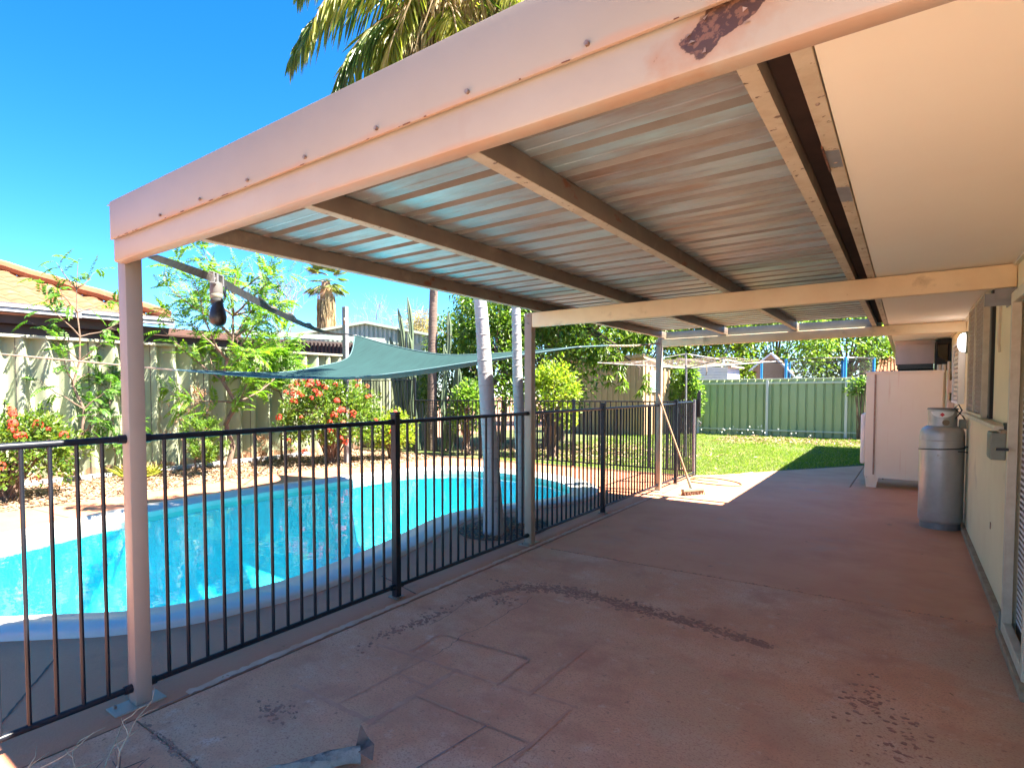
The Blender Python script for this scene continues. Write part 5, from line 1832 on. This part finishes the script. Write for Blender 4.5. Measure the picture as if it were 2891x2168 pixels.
p1, top1 = palm_trunk('royal_palm', 'left pale ringed palm trunk between the pool and the middle post', [(-3.36, 5.17, -.01), (-3.385, 5.15, .8), (-3.42, 5.10, 1.7), (-3.46, 5.07, 2.44), (-3.62, 5.0, 4.2), (-3.80, 4.85, 5.45)], [.118, .082, .076, .066, .058, .052], .13)
p2, top2 = palm_trunk('royal_palm', 'right pale ringed palm trunk just left of the middle post', [(-3.37, 5.80, -.01), (-3.395, 5.79, .8), (-3.43, 5.77, 1.7), (-3.445, 5.76, 2.44), (-3.52, 5.75, 4.3), (-3.58, 5.6, 5.65)], [.085, .062, .056, .050, .045, .042], .10)
for (r_, tp_, spec) in ((p1, top1, [(-.78, -.80, .02, 1.75, 1.5, 'palm_green'), (-.8, -.5, .75, 2.0, 1.6, 'palm_green'), (-.9, -.9, .25, 1.1, 1.8, 'palm_yellow'), (-.2, -.7, -.1, 1.1, 1.6, 'palm_yellow'), (.4, -.3, -.1, 1.1, 1.5, 'palm_yellow'), (-1, -.1, .7, 1.9, 1.9, 'palm_yellow'), (-.5, -.9, .8, 1.9, 2.0, 'palm_yellow'), (.3, -1, .9, 1.8, 2.0, 'palm_yellow'), (1, -.4, .8, 1.8, 2.0, 'palm_yellow'),
                                       (.7, .8, .9, 1.8, 1.8, 'palm_green'), (-.3, 1, .9, 1.9, 1.9, 'palm_green'), (-1, .6, .8, 2.0, 1.8, 'palm_green'), (-.7, -.5, 1.6, 1.9, 1.8, 'palm_green'), (.2, .1, 2, 1.6, 1.6, 'palm_yellow')]),
                        (p2, top2, [(-.9, -.7, .6, 2.0, 1.9, 'palm_yellow'), (-.2, -1, .7, 1.9, 2.0, 'palm_yellow'), (.6, -.8, .8, 1.8, 2.0, 'palm_yellow'), (1, .2, .8, 1.8, 2.0, 'palm_green'), (.3, 1, .9, 1.8, 2.0, 'palm_green'), (-.8, .6, .9, 1.9, 1.9, 'palm_yellow'), (-.1, -.1, 2, 1.5, 1.6, 'palm_yellow')])):
    for mt_ in ('palm_green', 'palm_yellow'):
        lv_, mb = Leaves(), MB()
        for (dx, dy, dz, L, dr_, m_) in spec:
            if m_ != mt_:
                continue
            frond(lv_, mb, tp_, (dx, dy, dz), L, .38, .028, dr_, 64)
        lv_.build('crown', mt_, r_)
        mb.build('frond_stems', 'palm_dry', r_)
    # dead hanging straw under the crown
    lv_ = Leaves()
    for k in range(900):
        a = random.random() * 6.28
        r0 = random.uniform(.03, .5)
        lv_.add((tp_.x + r0 * math.cos(a), tp_.y + r0 * math.sin(a), tp_.z + random.uniform(-.7, .15)), (random.gauss(0, .25), random.gauss(0, .25), -1), rv(), random.uniform(.25, .55), .016)
    lv_.build('dead_fronds', 'palm_dry', r_)
# mulch ring round the trunks
MB().prism([(-3.40 + .42 * math.cos(a), 5.45 + .62 * math.sin(a)) for a in np.linspace(0, 6.28, 28)[:-1]], .003, .0045).build('tree_pit', 'joint', kind='structure')
lv_ = Leaves()
for k in range(700):
    a = random.random() * 6.28
    f = random.random() ** .5
    lv_.add((-3.40 + .42 * f * math.cos(a), 5.45 + .62 * f * math.sin(a), random.uniform(.006, .02)), tuple(rv() * Vector((1, 1, .3))), (rv(.4) + Vector((0, 0, 1)))[:], .035, .024)
tag(lv_.build('bark_chips', 'dead_leaf'), 'dark bark chips in the round tree pit under the pale palm trunks', 'bark chips', kind='stuff')

# brown ringed palm and cactus
p3, top3 = palm_trunk('coconut_palm', 'brown ringed palm trunk standing behind the back fence among cactus stems', [(-9.50, 11.7, -.03), (-9.48, 11.7, 1.5), (-9.47, 11.75, 3.8), (-9.4, 11.9, 6.2)], [.15, .125, .105, .10], .075, 'trunk_brown')
lv_, mb = Leaves(), MB()
for k in range(9):
    a = k * .7
    frond(lv_, mb, top3, (math.cos(a), math.sin(a), .6), 1.5, .3, .03, 2.4, 26)
lv_.build('crown', 'palm_green', p3)
mb.build('frond_stems', 'palm_dry', p3)
CT = thing('candelabra_cactus', 'clump of tall grey green columnar cactus stems around the brown palm trunk', 'cactus', (-9.7, 11.3, 0))


def cactus_stem(p0, p1, r):
    mb = MB()
    p0, p1 = Vector(p0), Vector(p1)
    n_ = 12
    k = 12
    ps = [p0.lerp(p1, i / k) + Vector((.03 * math.sin(i * .8), .03 * math.cos(i * .7), 0)) for i in range(k + 1)]
    vs, fs = [], []
    for i, p in enumerate(ps):
        f = 1 if i < k else .25
        for j in range(n_):
            a = 2 * math.pi * j / n_
            rr_ = r * f * (1.0 if j % 2 else .68)
            vs.append((p.x + rr_ * math.cos(a), p.y + rr_ * math.sin(a), p.z))
    for i in range(k):
        for j in range(n_):
            fs.append((i * n_ + j, i * n_ + (j + 1) % n_, (i + 1) * n_ + (j + 1) % n_, (i + 1) * n_ + j))
    fs.append(tuple(k * n_ + j for j in range(n_)))
    mb.add(vs, fs)
    mb.build('stem', 'cactus', CT)


for (x0, y0_, x1, y1, zt_, r_) in ((-9.75, 11.25, -10.0, 11.0, 3.1, .075), (-9.7, 11.2, -9.95, 10.95, 3.6, .06), (-9.75, 11.3, -9.75, 11.1, 3.0, .075), (-9.7, 11.35, -10.15, 11.0, 2.6, .08), (-9.6, 11.2, -9.85, 11.2, 3.9, .06),
                               (-9.8, 11.2, -10.35, 10.95, 2.3, .08), (-9.65, 11.2, -9.62, 11.05, 2.5, .07), (-9.85, 11.25, -10.2, 10.9, 2.9, .06), (-9.2, 11.8, -9.05, 11.85, 3.5, .07), (-9.15, 11.75, -9.12, 11.75, 2.7, .06), (-9.1, 11.8, -8.85, 11.95, 2.4, .07), (-9.0, 11.8, -8.75, 11.9, 2.1, .06)):
    cactus_stem((x0, y0_, 0), (x1, y1, zt_), r_)

# dense shrubs and mango behind the back fence


def dense_tree(name, label, c, rad, ncl, per, leaf, ll, lw, trunk_h, cr=.35, cat='tree', group=None, trunk_r=.1, trunk_xy=None):
    c = Vector(c)
    bx = trunk_xy or (c.x, c.y)
    r_ = thing(name, label, cat, (bx[0], bx[1], 0), group)
    mb = MB()
    b0 = Vector((bx[0], bx[1], -.03))
    fork = Vector((bx[0] * .6 + c.x * .4, bx[1] * .6 + c.y * .4, trunk_h))
    mb.tube([b0, b0.lerp(fork, .5) + Vector((.05, .03, 0)), fork], [trunk_r, trunk_r * .8, trunk_r * .6], 8)
    lv_ = Leaves()
    for k in range(ncl):
        d = rv()
        if d.z < -.6:
            d.z *= -.5
        f = random.uniform(.35, 1.0) ** .45
        p = c + Vector((d.x * rad[0] * f, d.y * rad[1] * f, d.z * rad[2] * f)) * 1.0
        if p.z < .25:
            p.z = random.uniform(.25, .8)
        if k % 9 == 0:
            mb.tube([fork, fork.lerp(p, .5) + rv(.12), p], [trunk_r * .35, trunk_r * .2, trunk_r * .06], 5)
        c_ = cr * random.uniform(.6, 1.3)
        for j in range(per):
            o_ = rv(c_ * random.random() ** .4)
            q = p + o_ * 1.0
            dd = (o_.normalized() * .6 + rv(.6) + Vector((0, 0, -.25)))
            lv_.add(tuple(q), tuple(dd), tuple(rv(.6) + Vector((0, 0, 1))), ll * random.uniform(.65, 1.25), lw * random.uniform(.8, 1.2))
    lv_.build('crown', leaf, r_)
    mb.build('trunk', 'bark', r_, smooth=1)
    return r_


BT = 'dense trees behind the back pool fence'
dense_tree('shade_tree', 'dense dark green tree behind the left pale palm trunk', (-8.5, 12.9, 2.5), (1.15, .9, 2.3), 210, 38, 'leaf_dark', .11, .055, 1.6, cr=.30, group=BT)
dense_tree('shade_tree', 'dense dark green tree behind the right pale palm trunk', (-7.55, 14.2, 2.4), (1.4, 1.0, 2.3), 210, 38, 'leaf_dark', .12, .06, 1.6, cr=.34, group=BT)
dense_tree('shade_tree', 'dark leafy tree filling the gap between cactus and left pale trunk', (-10.1, 13.4, 1.9), (.9, .8, 1.8), 170, 42, 'leaf_dark', .11, .055, 1.2, cr=.30, group=BT)
dense_tree('shade_tree', 'light green leafy tree top showing above the dark trees between both pale trunks', (-9.3, 14.8, 4.0), (1.6, 1.2, 1.6), 200, 36, 'leaf_light', .12, .06, 2.2, cr=.36, group=BT)
bush('light_shrub', 'bright green shrub in front of the brown palm trunk by the back fence', (-8.05, 11.25, .95), (.45, .35, .75), 70, 24, 'leaf_light', .10, .055)
bush('light_shrub', 'yellow green leafy shrub right of the middle cream post behind the fence', (-6.35, 12.2, 1.25), (.65, .55, .95), 130, 26, 'leaf_yellow', .10, .05)
# mango with drooping leaves
MG = thing('mango_tree', 'spreading mango tree with drooping leaf clusters hanging in front of the cream shed', 'tree', (-8.3, 16.4, 0))
mb = MB()
mb.tube([(-8.3, 16.4, -.03), (-8.2, 16.3, 1.2), (-8.0, 16.0, 2.2)], [.2, .17, .14], 10)
lv_ = Leaves()
for k in range(430):
    u, v = random.random(), random.random()
    a = random.random() * 6.28
    f = random.random() ** .5
    cx_, cy_, cz_ = -7.0 + 2.6 * f * math.cos(a), 15.3 + 2.0 * f * math.sin(a), 4.15 + random.uniform(-1.05, 1.4) * (1 - .5 * f)
    p = Vector((cx_, cy_, cz_))
    if k % 8 == 0:
        mb.tube([(-8.0, 16.0, 2.2), Vector((-8.0, 16.0, 3.2)).lerp(p, .5), p], [.06, .035, .012], 5)
    for j in range(17):
        b_ = random.random() * 6.28
        lv_.add(tuple(p + rv(.10)), (math.cos(b_), math.sin(b_), random.uniform(-1.6, .1)), (math.cos(b_), math.sin(b_), 1), random.uniform(.16, .27), .046)
for (hx, hy, hz, n__) in ((-5.85, 14.1, 2.55, 16), (-5.6, 14.15, 2.25, 16), (-5.3, 14.35, 2.75, 14), (-6.15, 14.2, 2.35, 12), (-5.5, 14.05, 1.85, 9), (-5.1, 14.3, 1.75, 7), (-5.0, 14.5, 2.9, 14), (-5.4, 14.9, 3.0, 14), (-6.6, 14.2, 2.6, 12)):
    mb.tube([Vector((-7.0, 15.2, 3.4)), Vector((hx, hy, hz + .35)) + rv(.1), Vector((hx, hy, hz))], [.04, .02, .008], 5)
    for i in range(n__):
        p = Vector((hx, hy, hz)) + Vector((random.gauss(0, .16), random.gauss(0, .14), random.gauss(0, .16)))
        for j in range(13):
            b_ = random.random() * 6.28
            lv_.add(tuple(p), (math.cos(b_) * .8, math.sin(b_) * .8, random.uniform(-1.7, -.2)), (math.cos(b_), math.sin(b_), 1), random.uniform(.15, .26), .042)
lv_.build('crown', 'leaf_mango', MG)
mb.build('trunk', 'bark', MG, smooth=1)
# vine by the fence right of the shed
bush('fence_vine', 'bushy green climber covering the fence between the shed and clothes hoist', (-5.9, 21.2, 1.3), (.55, .3, 1.2), 110, 26, 'leaf_light', .11, .055, cat='climber')
bush('fence_vine', 'small sprig of climber over the green fence beside the cream cabinet', (-1.05, 21.55, 1.6), (.3, .12, .35), 16, 16, 'leaf_light', .12, .06, cat='climber')
# far trees behind green fence
FT = 'trees beyond the green metal fence'
far = [((-9.6, 27.0, 3.2), (2.4, 1.6, 2.9), 'dense yellow green tree beyond the white shed', 'leaf_mango'), ((-6.9, 28.6, 3.4), (1.9, 1.6, 3.0), 'leafy tree directly behind the white shed roof', 'leaf_mango'),
       ((-4.7, 31.0, 3.6), (2.2, 1.8, 3.0), 'bright green tree behind the cubby house', 'leaf_light'), ((-2.2, 34.0, 3.4), (2.0, 1.8, 3.2), 'light green tree behind the trampoline', 'leaf_light'),
       ((.6, 37.0, 3.7), (2.3, 1.8, 3.4), 'pale green tree at far right above the far roof', 'leaf_light'), ((-12.5, 25.0, 3.6), (2.4, 1.8, 3.2), 'green tree behind the cream shed', 'leaf_dark')]
for c_, rr_, lab_, lf in far:
    dense_tree('backyard_tree', lab_, c_, rr_, 230, 32, lf, .20, .10, 2.0, cr=.55, group=FT, trunk_r=.16)
tt = thing('bare_trunk_tree', 'pale slim tree trunk rising beyond the trampoline', 'tree', (-1.72, 36.5, 0))
MB().tube([(-1.7, 36.5, 0), (-1.65, 36.5, 2.6), (-1.8, 36.5, 4.4), (-1.7, 36.4, 6)], [.22, .19, .17, .12], 8).build('trunk', 'trunk_brown', tt, smooth=1)
# washingtonia far left
p4, top4 = palm_trunk('fan_palm', 'distant fan palm with shaggy brown trunk seen under the patio roof', [(-23.2, 20.05, 0), (-23.18, 20.04, 4.6), (-23.22, 20.06, 6.2), (-23.25, 20.07, 7.2)], [.42, .40, .36, .2], .2, 'thatch', rings=False, group=None)
lv_ = Leaves()
sh = Leaves()
for k in range(34):
    a = k * 2.4
    e = random.uniform(-.7, 1.8)
    d = Vector((math.cos(a), math.sin(a), e)).normalized()
    p = top4 + d * random.uniform(.5, .85)
    s_ = d.cross(Vector((0, 0, 1))).normalized()
    u_ = s_.cross(d)
    for j in range(15):
        b_ = -1.2 + 2.4 * j / 14
        dd = d * math.cos(b_) + s_ * math.sin(b_) + Vector((0, 0, -.25))
        lv_.add(tuple(p), tuple(dd), tuple(u_), random.uniform(.5, .75), .05)
for k in range(900):
    a = random.random() * 6.28
    z = random.uniform(3.2, 6.6)
    r0 = .40 + .12 * (z < 5) * random.random()
    sh.add((top4.x + r0 * math.cos(a), top4.y + r0 * math.sin(a), z), (math.cos(a) * .2, math.sin(a) * .2, -1), (math.cos(a), math.sin(a), 0), random.uniform(.4, .9), .09)
lv_.build('crown', 'palm_fan', p4)
sh.build('dead_skirt', 'palm_dry', p4)


def twig_tree(label, base, h, n_, spread, group='bare twiggy trees on the skyline'):
    r_ = thing('bare_tree', label, 'tree', base, group)
    mb = MB()

    def rec(p, d, L, r, dep):
        q = p + d * L
        mb.tube([p, p.lerp(q, .5) + rv(L * .05), q], [r, r * .8, r * .6], 4, cap=False)
        if dep == 0:
            return
        for k in range(3):
            rec(q, (d + rv(.75) + Vector((0, 0, .15))).normalized(), L * random.uniform(.6, .85), r * .6, dep - 1)
    for k in range(n_):
        rec(Vector(base), (Vector((0, 0, 1)) + rv(.5)).normalized(), h * .33, spread, 5)
    mb.build('branches', 'twig_grey', r_)


twig_tree('bare purple grey tree left of the distant fan palm', (-19.9, 14.86, 0), 6.6, 2, .06)
twig_tree('bare twiggy tree just left of the cactus on the skyline', (-20.5, 21.6, 0), 6.4, 2, .06)
dense_tree('pale_fan_palm', 'pale dry crowned bush on the skyline left of the cactus', (-15.6, 18.6, 4.0), (.7, .7, .7), 40, 24, 'palm_dry', .35, .03, 3, cr=.4)

# ------------------------------------------------------------------ litter in the foreground
DB = thing('dead_branch', 'dry twiggy palm flower stalk lying on the concrete at the bottom left corner', 'dead branch', (-2.5, 1.0, 0))
mb, mb2 = MB(), MB()
rr_ = random.Random(11)


def tw_(m_, a, d, L, r, kk=5):
    p = Vector(a)
    pts = [p.copy()]
    for i in range(kk):
        d = (d + Vector((rr_.gauss(0, .22), rr_.gauss(0, .22), rr_.gauss(0, .12)))).normalized()
        p = p + d * L / kk
        p.z = max(p.z, .006)
        pts.append(p.copy())
    m_.tube(pts, [r * (1 - .7 * i / kk) for i in range(kk + 1)], 5)
    return pts


for k in range(3):
    pts = tw_(mb, (-2.38 + .03 * k, .92 + .04 * k, .02), Vector((-.75, .20 + .1 * k, .02)), .36, .005)
    for q in pts[2:]:
        tw_(mb, q, Vector((rr_.uniform(-1, .1), rr_.uniform(-.4, .9), .1)), .10, .003, 3)
for k in range(3):
    pts = tw_(mb, (-2.66, .78 + .02 * k, .01), Vector((-.35, .10 + .25 * k, .2)), .16, .004)
for k in range(5):
    pts = tw_(mb2, (-2.12, .98, .012), Vector((-.8, .45 - .22 * k, .05)), .42, .006)
    for q in pts[2:5]:
        tw_(mb2, q, Vector((rr_.uniform(-1, 1), rr_.uniform(-1, 1), .2)), .10, .003, 3)
mb.build('pale_stalk', 'dry_twig', DB)
mb2.build('dark_stalk', 'dark_twig', DB)
DB.location = (-2.47, .91, 0)
DL = thing('curled_palm_sheath', 'curled grey and brown dead palm sheath on the concrete at the bottom edge', 'dead leaf', (-1.68, 1.66, 0))
ds = MB()
n_, m_ = 14, 9
vs = []
for i in range(n_ + 1):
    t = i / n_
    c_ = Vector((-1.93, 1.31, .012)).lerp(Vector((-1.69, 1.61, .030)), t)
    wd = .012 + .030 * t
    dd = Vector((.68, .73, 0))
    s_ = Vector((-dd.y, dd.x, 0))
    for j in range(m_):
        a = -1.9 + 3.8 * j / (m_ - 1)
        vs.append(c_ + s_ * (wd + .004 * math.sin(t * 13 + j * 2)) * math.sin(a) + Vector((0, 0, wd * math.cos(a) + .007 * math.sin(t * 9 + j * 1.7))))
ds.add(vs, [(i * m_ + j, i * m_ + j + 1, (i + 1) * m_ + j + 1, (i + 1) * m_ + j) for i in range(n_) for j in range(m_ - 1)])
mat('sheath_fibre', (0.20, 0.165, 0.13), (0.30, 0.26, 0.21), 25, .9, bump=.8, bscale=50, stretch=(1, 1, 1), layers=(((0.10, 0.06, 0.04), 14.0, .55, .65, O3, 6.0),))
ds.build('sheath', 'sheath_fibre', DL, smooth=1)
cf = MB()
c_ = Vector((-1.72, 1.61, .045))
cf.add([c_, c_ + Vector((.03, .05, .03)), c_ + Vector((.09, .02, .045)), c_ + Vector((.05, -.03, .02)), c_ + Vector((.10, .0, -.01)), c_ + Vector((.0, .035, .085)), c_ + Vector((-.02, .05, .07))],
       [(0, 1, 2, 3), (3, 2, 4), (0, 5, 6), (0, 1, 5)])
cf.build('torn_tip', 'dark_twig', DL)
lv_ = Leaves()
for k in range(34):
    lv_.add((random.uniform(-2.6, .3), random.uniform(1.3, 7), .004), tuple(rv() * Vector((1, 1, 0.1))), (0, 0, 1), random.uniform(.012, .035), .010)
for k in range(40):
    lv_.add((random.gauss(-2.75, .08), random.uniform(1.0, 8.5), .006), tuple(rv() * Vector((1, 1, .1))), (0, 0, 1), random.uniform(.01, .03), .01)
tag(lv_.build('leaf_scraps', 'dead_leaf'), 'tiny dry leaf scraps scattered over the patio concrete', 'leaf scraps', kind='stuff')
# dandelion-like white heads near far fence
wf = MB()
for k in range(26):
    x_, y_ = random.gauss(-4.0, .9), random.uniform(20.9, 21.6)
    h_ = random.uniform(.08, .36)
    wf.tube([(x_ - random.gauss(0, .05), y_, 0), (x_, y_, h_)], .0015, 3, cap=False)
    wf.sphere((x_, y_, h_), .022, 5, 3)
tag(wf.build('seed_heads', 'label_white'), 'white grass seed heads standing along the foot of the green fence', 'seed heads', kind='stuff')
for a_n in ('ring', ):
    pass
print('objects', len(bpy.data.objects), 'tris', sum(len(m.loop_triangles) or len(m.polygons) for m in bpy.data.meshes))
